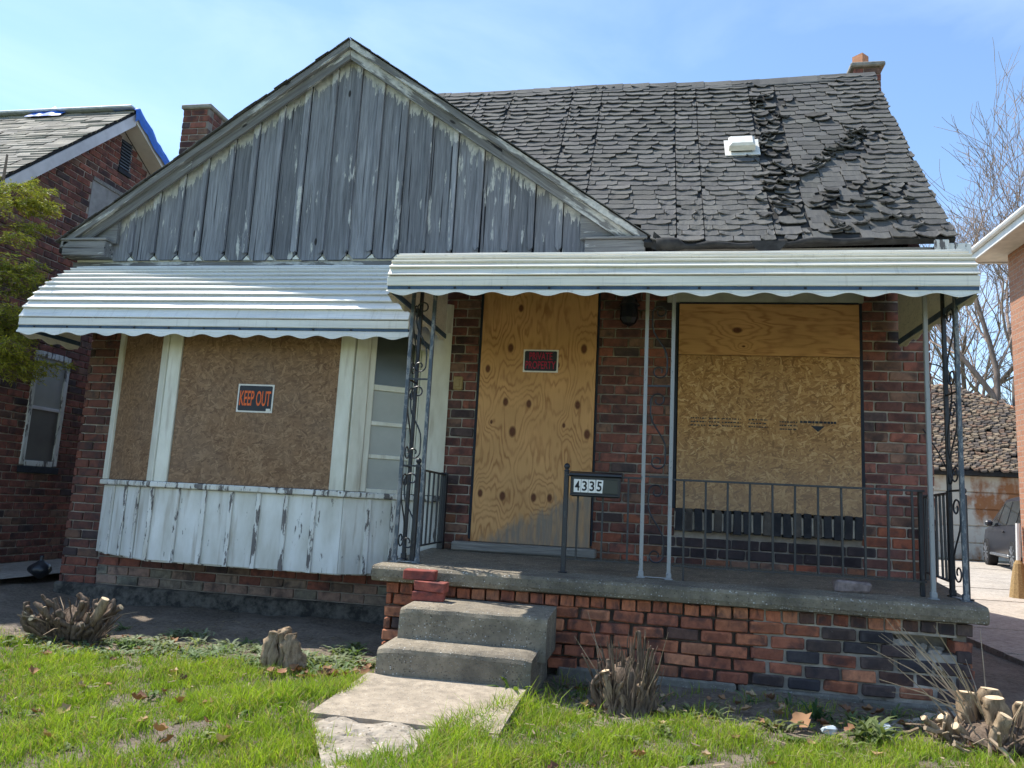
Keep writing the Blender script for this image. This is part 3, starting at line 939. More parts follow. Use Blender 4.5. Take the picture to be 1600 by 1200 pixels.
# main roof
RY0, RZ0, RY1, RZ1 = 5.97, 3.335, 8.0, 5.87
def roofpt(x, s, up=0.0):
    sag = -0.075 * math.sin(math.pi * min(1, max(0, s))) * (0.6 + 0.4 * math.sin(x * 0.9 + 1.0)) - 0.012 * math.sin(x * 2.3)
    ny, nz = -0.78, 0.625
    return Vector((x, lerp(RY0, RY1, s) + ny * up, lerp(RZ0, RZ1, s) + sag + nz * up))
roof = None
g = G()
XS = [-3.2 + i * (5.40) / 40 for i in range(41)]; SS = [i / 14 for i in range(15)]
vv = [roofpt(x, s, 0.0) for s in SS for x in XS]
vv2 = [roofpt(x, s, -0.05) for s in SS for x in XS]
n = len(XS)
ff = [(j * n + i, j * n + i + 1, (j + 1) * n + i + 1, (j + 1) * n + i) for j in range(len(SS) - 1) for i in range(n - 1) if XS[i] > -0.12 or j >= 4]
g.add(vv, ff); g.add(vv2, [q[::-1] for q in ff])
ns = len(SS)
g.add([vv[j * n + n - 1] for j in range(ns)] + [vv2[j * n + n - 1] for j in range(ns)], [(j, j + 1, ns + j + 1, ns + j) for j in range(ns - 1)])
g.add([vv[i] for i in range(n)] + [vv2[i] for i in range(n)], [(i, i + 1, n + i + 1, n + i) for i in range(n - 1) if XS[i] > -0.12])
g.prismx([(8.0, 5.87), (11.9, 3.25), (11.9, 3.18), (8.0, 5.80)], -3.2, 2.2)
g.prismx([(6.4, 3.4), (8.0, 5.80), (11.5, 3.4)], -3.2, -3.1)
roof = part('roof', g, 'roof_felt', house)
g = G()
g.prism([(-5.50, rake(-5.50, -0.012)), (AX, AZ - 0.002), (AX, AZ - 0.060), (-5.50, rake(-5.50, -0.072))][::-1], 6.052, 10.5)
g.prism([(AX + 0.001, AZ - 0.002), (-0.02, rake(-0.02, -0.012)), (-0.02, rake(-0.02, -0.072)), (AX + 0.001, AZ - 0.060)][::-1], 6.052, 8.0)
part('gable_roof', g, 'roof_felt', house)
# shingle ends along both rakes, and the shingles of the gable slopes (they face away: one joined part)
g = G(); r = random.Random(21)
for sx in (-1, 1):
    for k in range(30):
        d = 0.005 + k * 0.093
        x0 = AX + sx * d; x1 = AX + sx * (d + 0.118)
        if abs(x1 - AX) > 2.76: break
        lift = r.uniform(0.001, 0.008)
        y = 5.985 + r.uniform(-0.012, 0.010)
        col = r.uniform(0.6, 1.2)
        for row in range(11 if sx < 0 else 7):
            ya, yb = y + row * 0.25, y + row * 0.25 + 0.243
            a = [(x0, ya, rake(x0, 0.002)), (x1, ya, rake(x1, lift)), (x1, yb, rake(x1, lift)), (x0, yb, rake(x0, 0.002))]
            b = [(p[0], p[1], p[2] + 0.008) for p in a]
            fs = [(4, 5, 6, 7), (0, 1, 5, 4), (1, 2, 6, 5), (3, 0, 4, 7)]
            if sx < 0: fs = [f[::-1] for f in fs]
            g.add(a + b, fs, (col, col, col))
            if row: col = r.uniform(0.6, 1.2)
part('shingle', g, 'shingle_joined', house, kind='stuff')

# shingles of the front slope: lower rows as pieces of their own, the rest joined
def shingle_geom(w, ln, curl, lip, seed, col=None):
    r = random.Random(seed)
    nx_, ny_ = 5, 3
    top, bot = [], []
    ph = r.uniform(0, 6.28)
    for j in range(ny_):
        t = j / (ny_ - 1)                    # 0 lower edge, 1 upper edge
        for i in range(nx_):
            q = i / (nx_ - 1)
            edge = (1 - t) ** 2
            c = curl * edge * (0.35 + 0.45 * math.sin(ph + q * 4.6)) + curl * 0.8 * edge * (abs(q - 0.5) * 2) ** 5
            yy = t * ln - (0.006 * math.sin(ph * 2 + q * 7) * (1 - t))
            if j == 0 and i in (0, nx_ - 1): yy += 0.012
            top.append((q * w - w / 2, yy, 0.003 + max(0, c) + lip * (1 - t)))
            bot.append((q * w - w / 2, yy, max(0, c) + lip * (1 - t) - 0.007))
    N = len(top)
    f = [(j * nx_ + i, j * nx_ + i + 1, (j + 1) * nx_ + i + 1, (j + 1) * nx_ + i) for j in range(ny_ - 1) for i in range(nx_ - 1)]
    f += [(N + i, N + i + 1, i + 1, i) for i in range(nx_ - 1)]
    f += [(N + (j + 1) * nx_, N + j * nx_, j * nx_, (j + 1) * nx_) for j in range(ny_ - 1)]
    f += [(N + j * nx_ + nx_ - 1, N + (j + 1) * nx_ + nx_ - 1, (j + 1) * nx_ + nx_ - 1, j * nx_ + nx_ - 1) for j in range(ny_ - 1)]
    return top + bot, f
SH = []
for k in range(12):
    vs_, fs_ = shingle_geom(1.0, 0.135, 0.002 + 0.0038 * (k % 4), 0.0095, 100 + k)
    SH.append((vs_, fs_))
SHM = []
for vs_, fs_ in SH:
    gg = G(); gg.add(vs_, fs_); SHM.append(mesh_of('shingle', gg, 'shingle'))
r = random.Random(77)
gj = G(); count = 0
ROWS = 35
seams = [-3.0, -2.0, -1.62, -0.95, -0.62, 0.16, 0.38, 0.92, 1.19, 2.215]
tilt = math.atan2(RZ1 - RZ0, RY1 - RY0)
for row in range(ROWS):
    s = row / ROWS
    for a, b in zip(seams[:-1], seams[1:]):
        broad = 0.225 if not (1.19 <= a < 2.2) else 0.19
        x = a - (r.uniform(0, 0.22))
        while x < b - 0.01:
            w = broad * r.uniform(0.8, 1.12)
            xa, xb = max(x, a + 0.001), min(x + w, b - 0.001)
            x += w
            if xb - xa < 0.04: continue
            xc = (xa + xb) / 2
            p = roofpt(xc, s, 0.006)
            if p.z < rake(xc, 0.02) and xc < -0.05 and p.y < 7.72: continue
            wreck = (0.92 <= xc < 1.19 and r.random() < 0.75) or (1.19 <= xc < 2.0 and mn.noise(Vector((xc * 3.2, s * 6.5, 4.0))) > 0.24 and r.random() < 0.8)
            flat = 1.19 <= xc < 1.75 and not wreck
            k = r.randrange(12)
            if flat: k = (k // 4) * 4
            rz = r.uniform(-0.012, 0.012); ry = r.uniform(-0.02, 0.02); rx = tilt
            sc = xb - xa - 0.006
            up = 0.006
            tone = r.uniform(0.78, 1.2) * (0.92 if xc < 0.9 else 0.86)
            if wreck:
                if r.random() < 0.14: continue
                rz = r.uniform(-0.3, 0.3); ry = r.uniform(-0.14, 0.14); rx = tilt + r.uniform(-0.22, 0.02)
                sc *= r.uniform(0.45, 0.95); up = 0.012; k = r.choice((2, 3, 6, 7, 10, 11)); tone *= r.uniform(0.5, 1.0)
            loc = roofpt(xc, s, up)
            mat3 = (Matrix.Rotation(rz, 3, Vector((0, -0.78, 0.625))) @ Matrix.Rotation(rx, 3, 'X') @ Matrix.Rotation(ry, 3, 'Y'))
            col = (tone, tone * r.uniform(0.98, 1.0), tone * r.uniform(0.95, 1.0))
            if row < 14 and count < 300 and loc.z > 3.0 and xc > -0.1:
                count += 1
                o = piece('shingle', SHM[k], roof, loc, (0, 0, 0), (sc, 1 if not flat else 1, 1 if not flat else 0.55), col)
                o.rotation_euler = mat3.to_euler()
            else:
                vs_, fs_ = SH[k]
                zf = 0.55 if flat else 1.0
                gj.add([loc + mat3 @ Vector((q[0] * sc, q[1], q[2] * zf)) for q in vs_], fs_, col)
# torn scraps lying along the damaged strip
for k in range(70):
    if k < 26:
        t = k / 25; xc = lerp(1.28, 1.86, t) + r.uniform(-.03, .03); s = lerp(0.36, 0.60, t) + r.uniform(-.015, .015)
    elif k < 50:
        xc = 1.05 + r.gauss(0, 0.08); s = r.uniform(0.03, 0.9)
    else:
        xc = r.uniform(1.3, 2.0); s = r.uniform(0.02, 0.25)
    loc = roofpt(xc, s, 0.02)
    vs_, fs_ = SH[r.choice((3, 7, 11))]
    mat3 = Matrix.Rotation(r.uniform(-0.7, 0.7), 3, Vector((0, -0.78, 0.625))) @ Matrix.Rotation(tilt + r.uniform(-0.45, 0.05), 3, 'X') @ Matrix.Rotation(r.uniform(-0.25, 0.25), 3, 'Y')
    sc = r.uniform(0.06, 0.16); tone = r.uniform(0.35, 0.95)
    gj.add([loc + mat3 @ Vector((q[0] * sc, q[1] * 0.7, q[2] * 1.4)) for q in vs_], fs_, (tone, tone, tone))
part('shingle', gj, 'shingle_joined', roof, kind='stuff')
# ridge caps
for k in range(17):
    xa = -2.75 + k * 0.292
    p = roofpt(xa + 0.15, 1.0, 0.0)
    me = G().add([(xa, 7.90, p.z - 0.105), (xa + 0.30, 7.90, p.z - 0.100), (xa + 0.30, 8.0, p.z + 0.026), (xa, 8.0, p.z + 0.016), (xa + 0.30, 8.12, p.z - 0.07), (xa, 8.12, p.z - 0.075),
                  (xa, 7.895, p.z - 0.12), (xa + 0.30, 7.895, p.z - 0.115)], [(0, 1, 2, 3), (3, 2, 4, 5), (6, 7, 1, 0)], (0.7 + 0.3 * (k % 3) / 2,) * 3)
    part('ridge_shingle', me, 'shingle_joined', roof)
# eave: fascia, torn felt roll, broken corner
part('fascia_board', G().cbox(0.02, 2.06, 6.03, 6.06, 3.19, 3.30, 0.004), 'grey_wood', house)
part('soffit', G().box(0.02, 2.16, 6.06, 6.20, 3.22, 3.24), 'grey_wood', house)
part('eave_return', G().cbox(2.07, 2.31, 5.98, 6.25, 3.20, 3.315, 0.008).cbox(2.05, 2.15, 5.96, 5.985, 3.22, 3.335, 0.005), 'white_batten', house)
g = G(); pts = []; rad = []
for k in range(30):
    t = k / 29; xx = lerp(0.0, 1.62, t)
    pts.append((xx, 5.955 + 0.015 * math.sin(xx * 9), 3.315 - 0.016 * math.sin(xx * 3.1) + 0.008 * math.sin(xx * 17)))
    rad.append(0.020 + 0.016 * abs(mn.noise(Vector((xx * 4, 0, 0)))) + (0.03 if t < 0.12 else 0))
g.tube(pts, rad, 7)
g.add([(0.72, 5.93, 3.33), (1.0, 5.93, 3.325), (0.93, 5.915, 3.235), (0.82, 5.915, 3.225), (0.76, 5.95, 3.27)], [(0, 4, 3, 2, 1)])
g.add([(-0.02, 5.95, 3.42), (0.10, 5.94, 3.31), (0.06, 5.95, 3.23), (-0.04, 6.0, 3.30)], [(0, 3, 2, 1)])
part('torn_felt', g, 'roof_felt', roof, True, label='torn black roofing felt hanging over the eave')
# roof vent
g = G()
def vloc(x, s, up): return roofpt(x, s, up)
def slab_on_roof(x0, x1, s0, s1, u0, u1, inset=0.0):
    a = [vloc(x0, s0, u0), vloc(x1, s0, u0), vloc(x1, s1, u0), vloc(x0, s1, u0)]
    b = [vloc(x0 + inset, s0 + inset * 0.25, u1), vloc(x1 - inset, s0 + inset * 0.25, u1), vloc(x1 - inset, s1 - inset * 0.25, u1), vloc(x0 + inset, s1 - inset * 0.25, u1)]
    return a + b, [(3, 2, 1, 0), (4, 5, 6, 7), (0, 1, 5, 4), (1, 2, 6, 5), (2, 3, 7, 6), (3, 0, 4, 7)]
g.add(*slab_on_roof(0.645, 0.885, 0.508, 0.562, 0.05, 0.10, 0.004))
g.add(*slab_on_roof(0.649, 0.881, 0.509, 0.561, 0.1005, 0.122, 0.022))
vent = part('roof_vent', g, 'vent_white', house, label='small white box vent on the shingle roof')
part('flange', G().add(*slab_on_roof(0.615, 0.93, 0.494, 0.59, 0.022, 0.03)), 'vent_white', vent)
part('throat', G().add(*slab_on_roof(0.67, 0.86, 0.515, 0.558, 0.031, 0.049)), 'dark_gap', vent)

# chimneys
def chimney(x0, x1, y0, y1, z0, z1, label, cap_over, flue):
    c = part('chimney', G().box(x0 + 0.008, x1 - 0.008, y0 + 0.008, y1 - 0.008, z0, z1), 'mortar', house, label=label)
    r = random.Random(int(x0 * 100))
    rows = int((z1 - z0) / 0.0785); 
    for k in range(rows):
        zc = z1 - (k + 0.5) * 0.0785
        if zc < z1 - 0.75: break
        for side in range(4):
            if side in (0, 2):
                a, b, fixed, rot = x0, x1, (y0 + 0.045 if side == 0 else y1 - 0.045), 0
            else:
                a, b, fixed, rot = y0 + 0.092, y1 - 0.092, (x1 - 0.045 if side == 1 else x0 + 0.045), math.pi / 2
            x = a if k % 2 else a - 0.104
            while x < b - 0.03:
                p, q = max(a, x), min(b, x + 0.208)
                x += 0.208
                if q - p < 0.03: continue
                loc = ((p + q) / 2, fixed, zc) if rot == 0 else (fixed, (p + q) / 2, zc)
                piece('brick', BRICK_ME[k % 5], c, loc, (0, 0, rot), ((q - p - 0.010) / 0.198, 1, 1), tuple(v * 0.95 for v in wall_color(r, 0)))
    part('chimney_cap', G().cbox(x0 - cap_over, x1 + cap_over, y0 - cap_over, y1 + cap_over, z1 + 0.002, z1 + 0.055, 0.012), 'cap_concrete', c)
    if flue:
        part('flue', G().lathe(((x0 + x1) / 2 - 0.02, (y0 + y1) / 2, z1 + 0.056), [(0.085, 0), (0.085, flue), (0.065, flue), (0.065, flue - 0.03)], 4 if flue > .05 else 10), 'flue_clay', c)
chimney(2.055, 2.335, 8.16, 8.55, 3.0, 6.055, 'right chimney with grey cap and orange clay flue', 0.035, 0.19)
chimney(-5.44, -5.10, 7.50, 7.84, 3.0, 5.54, 'left chimney of plain brick with a flat thin cap', 0.022, 0.03)

# ---------------------------------------------------------------- bay window
A0, A1, A2, A3 = (-4.815, 6.2), (-4.01, 5.75), (-2.355, 5.75), (-1.69, 6.2)
bay = part('bay_window', G().prismz([(A0[0] + .05, 6.21), (A1[0] + .01, 5.79), (A2[0] - .01, 5.79), (A3[0] - .05, 6.21)], 0.61, 2.86), 'dark_gap', house)
def on_facet(a, b, u0, u1, z0, z1, d0, d1, ch=0.004, shear=0.0):
    """box between u0..u1 metres along the facet a->b; d = distance in front of the facet"""
    ax, ay = a; bx, by = b
    ln = math.hypot(bx - ax, by - ay); tx, ty = (bx - ax) / ln, (by - ay) / ln
    nx_, ny_ = ty, -tx
    gg = G().cbox(u0, u1, -d1, -d0, z0, z1, ch)
    gg.v = [(ax + tx * u - nx_ * d, ay + ty * u - ny_ * d, z) for u, d, z in gg.v]
    return gg
FL = {k: math.hypot(b[0] - a[0], b[1] - a[1]) for k, (a, b) in {'l': (A0, A1), 'f': (A1, A2), 'r': (A2, A3)}.items()}
for key, a, b, nb in (('l', A0, A1, 4), ('f', A1, A2, 7), ('r', A2, A3, 4)):
    ln = FL[key]; w = ln / nb
    for i in range(nb):
        bz = 0.613 + U(-0.004, 0.004)
        part('siding_board', on_facet(a, b, i * w + 0.002, (i + 1) * w - 0.002, bz, 1.198, -0.03, 0.0 + U(0, 0.004)), 'white_board', bay)
        if i or key == 'f':
            part('batten', on_facet(a, b, i * w - 0.019, i * w + 0.019, bz - 0.003, 1.197, 0.005, 0.019, 0.003), 'white_batten', bay)
    e = 0.02
    part('sill', on_facet(a, b, -0.012 if key != 'l' else 0, ln + (0.012 if key != 'r' else 0), 1.20 if key != 'l' else 1.201, 1.247 if key == 'f' else 1.245, -0.05, 0.045, 0.008), 'white_batten', bay)
    part('head_board', on_facet(a, b, 0, ln, 2.62, 2.87, -0.02, 0.012), 'white_trim', bay)
part('bottom_board', G().prismz([(A0[0] + .03, 6.2), (A1[0] + .005, 5.77), (A2[0] - .005, 5.77), (A3[0] - .03, 6.2)], 0.603, 0.62), 'white_batten', bay)
part('post', on_facet(A0, A1, 0.0, 0.085, 1.248, 2.62, -0.02, 0.025), 'white_trim', bay)
part('post', on_facet(A0, A1, FL['l'] - 0.10, FL['l'] - 0.004, 1.248, 2.62, -0.02, 0.022), 'white_trim', bay)
part('post', on_facet(A1, A2, 0.004, 0.120, 1.248, 2.62, -0.02, 0.02), 'white_trim', bay)
part('post', on_facet(A1, A2, FL['f'] - 0.125, FL['f'] - 0.004, 1.248, 2.62, -0.02, 0.02), 'white_trim', bay)
part('post', on_facet(A2, A3, 0.004, 0.115, 1.248, 2.62, -0.02, 0.022), 'white_trim', bay)
W0, W1 = 0.118, 0.545
part('window_frame', G().add(*(lambda q: (q.v, q.f))(on_facet(A2, A3, W0, W0 + 0.05, 1.25, 2.60, -0.03, 0.005))), 'white_trim', bay)
part('window_frame', on_facet(A2, A3, W1 - 0.05, W1, 1.25, 2.60, -0.03, 0.005), 'white_trim', bay)
zs = [1.262, 1.535, 1.80, 2.085, 2.58]
for k in range(4):
    part('pane', on_facet(A2, A3, W0 + 0.051, W1 - 0.051, zs[k] + 0.018, zs[k + 1] - 0.018, -0.03, -0.018, 0.001), 'pane_blind' if k < 3 else 'pane_dark', bay)
for k, zz in enumerate(zs):
    part('sash_rail', on_facet(A2, A3, W0 + 0.0505, W1 - 0.0505, zz - 0.017, zz + (0.017 if k not in (3,) else 0.03), -0.03, 0.0), 'white_trim', bay)
part('trim_board', on_facet(A2, A3, W1 + 0.004, 0.80, 1.25, 2.62, -0.02, 0.02), 'white_trim', bay)

# ---------------------------------------------------------------- awnings
def resample(pr, step):
    out = [pr[0]]; acc = 0
    P = [Vector((a, b)) for a, b in pr]
    tot = sum((P[i + 1] - P[i]).length for i in range(len(P) - 1))
    n = max(2, int(round(tot / step)))
    res = []
    for k in range(n + 1):
        d = tot * k / n
        for i in range(len(P) - 1):
            l = (P[i + 1] - P[i]).length
            if d <= l + 1e-9:
                res.append(P[i].lerp(P[i + 1], min(1, d / l))); break
            d -= l
    return res
def smooth_profile(pr, it=3):
    P = [Vector(p) for p in pr]
    for _ in range(it):
        q = [P[0]]
        for i in range(len(P) - 1):
            q.append(P[i].lerp(P[i + 1], 0.25)); q.append(P[i].lerp(P[i + 1], 0.75))
        q.append(P[-1]); P = q
    return [(p.x, p.y) for p in P]
def awning(name, label, x0, x1, prof, zval, zband0, zband1, matp, matb, step, pitch=0.245):
    yf = prof[0][0]
    t = thing(name, label, 'awning', ((x0 + x1) / 2, prof[-1][0], zval), 'metal awnings')
    pr = resample(smooth_profile(prof), step)
    for k in range(len(pr) - 1):
        a, b = pr[k], pr[k + 1]
        d = (b - a).normalized(); nrm = Vector((-d.y, d.x))          # outward (towards -y, +z)
        L_ = (b - a).length
        pts = [a + d * 0.014 + nrm * -0.012, a + d * 0.006 + nrm * 0.006, a + nrm * 0.018, a + d * 0.004 + nrm * 0.023, a + d * 0.012 + nrm * 0.021, a + d * (L_ * 0.55) + nrm * 0.009, b + d * 0.012 + nrm * -0.004]
        n = 24
        gg = G(); vv = []
        for i in range(n + 1):
            q = i / n; xx = lerp(x0, x1, q)
            wob = 0.0007 * math.sin(q * 21 + k * 1.7) + 0.0004 * math.sin(q * 47 + k * 3.1)
            for j, p in enumerate(pts):
                amp = wob * (1.0 if 0 < j < len(pts) - 1 else 0.0)
                vv.append((xx, p.x + nrm.x * amp, p.y + nrm.y * amp))
        m_ = len(pts)
        ff = [(i * m_ + j, (i + 1) * m_ + j, (i + 1) * m_ + j + 1, i * m_ + j + 1) for i in range(n) for j in range(m_ - 1)]
        gg.add(vv, ff)
        part('panel', gg, matp, t)
    part('front_band', G().cbox(x0 - 0.004, x1 + 0.004, yf - 0.012, yf + 0.02, zband0, zband1, 0.004), matb, t)
    part('inset_strip', G().box(x0, x1, yf - 0.004, yf + 0.018, zband0 - 0.022, zband0 - 0.001), 'awning_blue', t)  # dark inset strip drawn for the gap between band and valance
    nr = int((x1 - x0) / 0.31)
    g = G()
    for i in range(nr):
        xx = x0 + 0.15 + i * 0.31
        g.cbox(xx - 0.008, xx + 0.008, yf - 0.010, yf - 0.003, zband0 - 0.019, zband0 - 0.006, 0.002)
    part('rivet', g, 'dark_gap', t, kind='stuff')
    # scalloped valance with two pressed steps
    def valance(p0, p1, nrm, zt, zb, name='valance'):
        ln = math.hypot(p1[0] - p0[0], p1[1] - p0[1]); ns = max(1, round(ln / pitch)); N = ns * 12
        gg = G(); vv = []
        for i in range(N + 1):
            q = i / N
            xx, yy = lerp(p0[0], p1[0], q), lerp(p0[1], p1[1], q)
            zl = zb + 0.025 * (1 + math.cos(q * ns * 2 * math.pi)) * 0.5
            zs_ = [(zt, 0.0), (zt - 0.018, 0.004), (zt - 0.020, 0.009), (lerp(zt, zl, 0.62), 0.010), (lerp(zt, zl, 0.66), 0.015), (zl, 0.016)]
            for zz, d in zs_:
                vv.append((xx + nrm[0] * d, yy + nrm[1] * d, zz))
            vv.append((xx + nrm[0] * 0.013, yy + nrm[1] * 0.013, zl))
            vv.append((xx - nrm[0] * 0.003, yy - nrm[1] * 0.003, zt))
        ff = [(i * 8 + j, (i + 1) * 8 + j, (i + 1) * 8 + (j + 1) % 8, i * 8 + (j + 1) % 8) for i in range(N) for j in range(8)]
        gg.add(vv, ff)
        part(name, gg, matb, t)
    valance((x0 - 0.008, yf), (x1 + 0.008, yf), (0, -1), zband0 - 0.022, zval)
    yb = prof[-1][0]
    for xx, sg in ((x0, -1), (x1, 1)):
        gg = G()
        pl = [(p.x, p.y - 0.012) for p in pr] + [(yb, zband0 + 0.005), (yf + 0.012, zband0 + 0.005)]
        gg.prismx(pl, xx + (0.003 if sg < 0 else -0.009), xx + (0.009 if sg < 0 else -0.003))
        part('end_panel', gg, matp, t)
        xe = xx - sg * 0.006
        part('end_band', G().cbox(xe - 0.012, xe + 0.012, yf + 0.022, yb, zband0 - 0.035, zband0 + 0.004, 0.003), 'awning_blue', t)
        valance((xe, yf + 0.03), (xe, yb), (sg, 0), zband0 - 0.036, zval - 0.004, 'end_valance')
    return t
awning('window_awning', 'long curved white metal awning over the bay window, lower of the two', -5.226, -1.83,
       [(5.45, 2.545), (5.452, 2.60), (5.508, 2.712), (5.605, 2.838), (5.716, 2.946), (5.912, 3.112), (6.145, 3.19)], 2.395, 2.482, 2.545, 'awning_white', 'awning_white', 0.080)
awning('porch_awning', 'cream ribbed metal awning over the porch on iron columns, higher of the two', -1.742, 1.845,
       [(4.70, 2.665), (4.705, 2.71), (4.745, 2.775), (4.82, 2.835), (4.95, 2.890), (5.3, 2.97), (6.145, 3.09)], 2.532, 2.60, 2.665, 'awning_cream', 'awning_cream', 0.056)
# ---------------------------------------------------------------- porch
simple('paver_grey', (0.21, 0.165, 0.155), 0.9, 0, 0.4, 30, 0.5)
PORCH = (0.07, 5.5, 0.2)
porch = thing('porch', 'raised concrete porch slab on a crumbling red brick base', 'porch', PORCH)
g = G()
nx_ = 60
prof = [(6.205, 0.69), (4.84, 0.685), (4.806, 0.694), (4.796, 0.72), (4.798, 0.765), (4.812, 0.783), (4.84, 0.788), (5.4, 0.802), (6.205, 0.832)]
vv = []
rs = random.Random(8)
for i in range(nx_ + 1):
    x = lerp(-1.735, 1.865, i / nx_)
    for j, (y, z) in enumerate(prof):
        d = mn.noise(Vector((x * 7, j * 2.0, 0))) * 0.006 if 1 <= j <= 6 else 0
        vv.append((x + 0.175 * max(0, (y - 4.85) / 1.35) * max(0, (i / nx_ - 0.5) * 2), y + d, z + d * 0.6))
m_ = len(prof)
g.add(vv, [(i * m_ + j, (i + 1) * m_ + j, (i + 1) * m_ + (j + 1) % m_, i * m_ + (j + 1) % m_) for i in range(nx_) for j in range(m_)])
g.f.append(tuple(range(m_ - 1, -1, -1))); g.f.append(tuple(nx_ * m_ + j for j in range(m_)))
g.f = [f[::-1] for f in g.f]
part('slab', g, 'slab_concrete', porch)
# mortar core: recessed at the left where the joints have washed out, flush at the right, open at the hole
g = G()
g.box(-1.66, -0.45, 4.915, 6.2, 0.0, 0.685).box(-0.45, 0.62, 4.90, 6.2, 0.0, 0.684)
core = part('base_wall', g, 'mortar_dark', porch)
g = G().box(0.621, 1.34, 4.879, 6.19, 0.0, 0.684).box(1.341, 1.72, 4.874, 6.19, 0.0, 0.505).box(1.341, 1.72, 5.06, 6.19, 0.506, 0.60).box(1.341, 1.72, 4.876, 6.19, 0.601, 0.683).box(1.721, 1.79, 4.93, 6.19, 0.0, 0.683)
part('base_wall', g, 'mortar_light', porch)
part('side_wall', G().add([(1.791, 4.97, 0), (1.96, 6.19, 0), (1.96, 6.19, 0.684), (1.791, 4.97, 0.684), (1.70, 4.97, 0), (1.70, 6.19, 0), (1.70, 6.19, 0.684), (1.70, 4.97, 0.684)], [(0, 1, 2, 3), (4, 0, 3, 7), (3, 2, 6, 7), (1, 5, 6, 2)]), 'brick_far', porch)
part('side_wall', G().box(-1.67, -1.661, 4.96, 6.19, 0.0, 0.684), 'brick_far', porch)
r = random.Random(31)
def porch_color(x, z=0.4):
    dark = min(1, max(0, (x + 0.1) / 1.4))
    t = 0.45 * r.random() + 0.55 * (0.5 + 0.75 * mn.noise(Vector((x * 2.3, z * 7.0, 3))))
    if t < 0.18 + 0.42 * dark:
        c = r.choice([(0.085, 0.062, 0.060), (0.065, 0.060, 0.066), (0.115, 0.085, 0.075), (0.13, 0.075, 0.06)])
    else:
        c = r.choice([(0.48, 0.18, 0.096), (0.43, 0.155, 0.086), (0.36, 0.132, 0.08), (0.51, 0.22, 0.122)])
    k = r.uniform(0.88, 1.12)
    return tuple(v * k for v in c)
CO = 0.0735
z_top = 0.612
for (x, z, ln, k) in lay(-1.66, 1.80, z_top - 5 * CO, z_top, (), 0.2, CO, seed=9):
    row = 4 - k                                            # 0 = uppermost stretcher course
    if row == 0 and 1.36 < x < 1.72: continue
    if row == 1 and 1.52 < x < 1.66: continue
    if x < -0.53 and row >= 1 and x > -1.36: pass
    miss = (row == 0 and -1.12 < x < -0.95)
    if miss: continue
    yo = r.uniform(-0.009, 0.009) + (r.uniform(-0.014, 0.006) if x < 0.2 or x > 1.2 else 0)
    tlt = r.uniform(-0.028, 0.028) + (0.05 if (row == 4 and r.random() < 0.25) else 0)
    piece('brick', BRICK_ME[(k + int(x * 50)) % 5], core, (x, 4.905 + yo, z + r.uniform(-.004, .003)), (r.uniform(-.03, .03), tlt, r.uniform(-.045, .045)), ((ln - 0.002 - r.uniform(0, .012)) / 0.198, 1, r.uniform(0.88, 0.97)), porch_color(x, z))
n = 37
for i in range(n):                                         # header course on edge below the slab
    x = lerp(-1.61, 1.76, i / (n - 1))
    if 1.30 < x < 1.42 and False: continue
    c = porch_color(x * 0.9)
    yo = r.uniform(-0.008, 0.006)
    piece('brick', BRICK_ME[i % 5], core, (x, 4.91 + yo, 0.647 + r.uniform(-.002, .002)), (r.uniform(-.03, .03), r.uniform(-.03, .03), r.uniform(-.03, .03)), (0.082 / 0.198, 1, 0.93), c)
for (x, z, ry, rz, ln) in ((1.755, 0.545, 0.06, 0.12, 0.10), (1.75, 0.47, -0.08, -0.1, 0.11), (1.76, 0.395, 0.05, 0.15, 0.10), (1.75, 0.32, 0.0, -0.1, 0.12)):
    piece('brick', BRICK_ME[1], core, (x, 4.935, z), (0.02, ry, rz), (ln / 0.198, 1, 0.95), porch_color(0.3))
# chunks of mortar and rubble in the hole
g = G()
for (x, y, z, a) in ((1.40, 4.90, 0.535, 0.050), (1.47, 4.92, 0.528, 0.045), (1.54, 4.94, 0.515, 0.035), (1.36, 4.91, 0.56, 0.035), (1.56, 4.90, 0.46, 0.045), (1.60, 4.89, 0.44, 0.04), (1.38, 4.89, 0.515, 0.04), (1.44, 4.885, 0.50, 0.035), (1.50, 4.90, 0.50, 0.04), (1.62, 4.91, 0.50, 0.035), (1.66, 4.90, 0.47, 0.04), (1.70, 4.91, 0.44, 0.045), (1.55, 4.95, 0.52, 0.04), (1.64, 5.0, 0.52, 0.04), (1.46, 4.99, 0.54, 0.05)):
    b0 = len(g.v)
    g.cbox(x - a, x + a, y - a * 0.7, y + a * 0.7, z - a * 0.5, z + a * 0.45, a * 0.3, None, a * 0.3, r)
part('mortar_chunk', g, 'mortar_light', porch, label='broken mortar left in the hole in the brick base')
for xa, xb, h, yy in ((-0.53, -0.02, 0.262, 4.845), (-0.01, 0.52, 0.255, 4.85), (0.535, 0.70, 0.248, 4.87), (0.735, 1.2, 0.238, 4.85), (1.21, 1.82, 0.232, 4.855), (-1.68, -1.45, 0.25, 4.86)):
    part('footing_block', G().cbox(xa, xb, yy, 5.0, 0.0, h, 0.012, None, 0.004, r), 'block_concrete', porch)

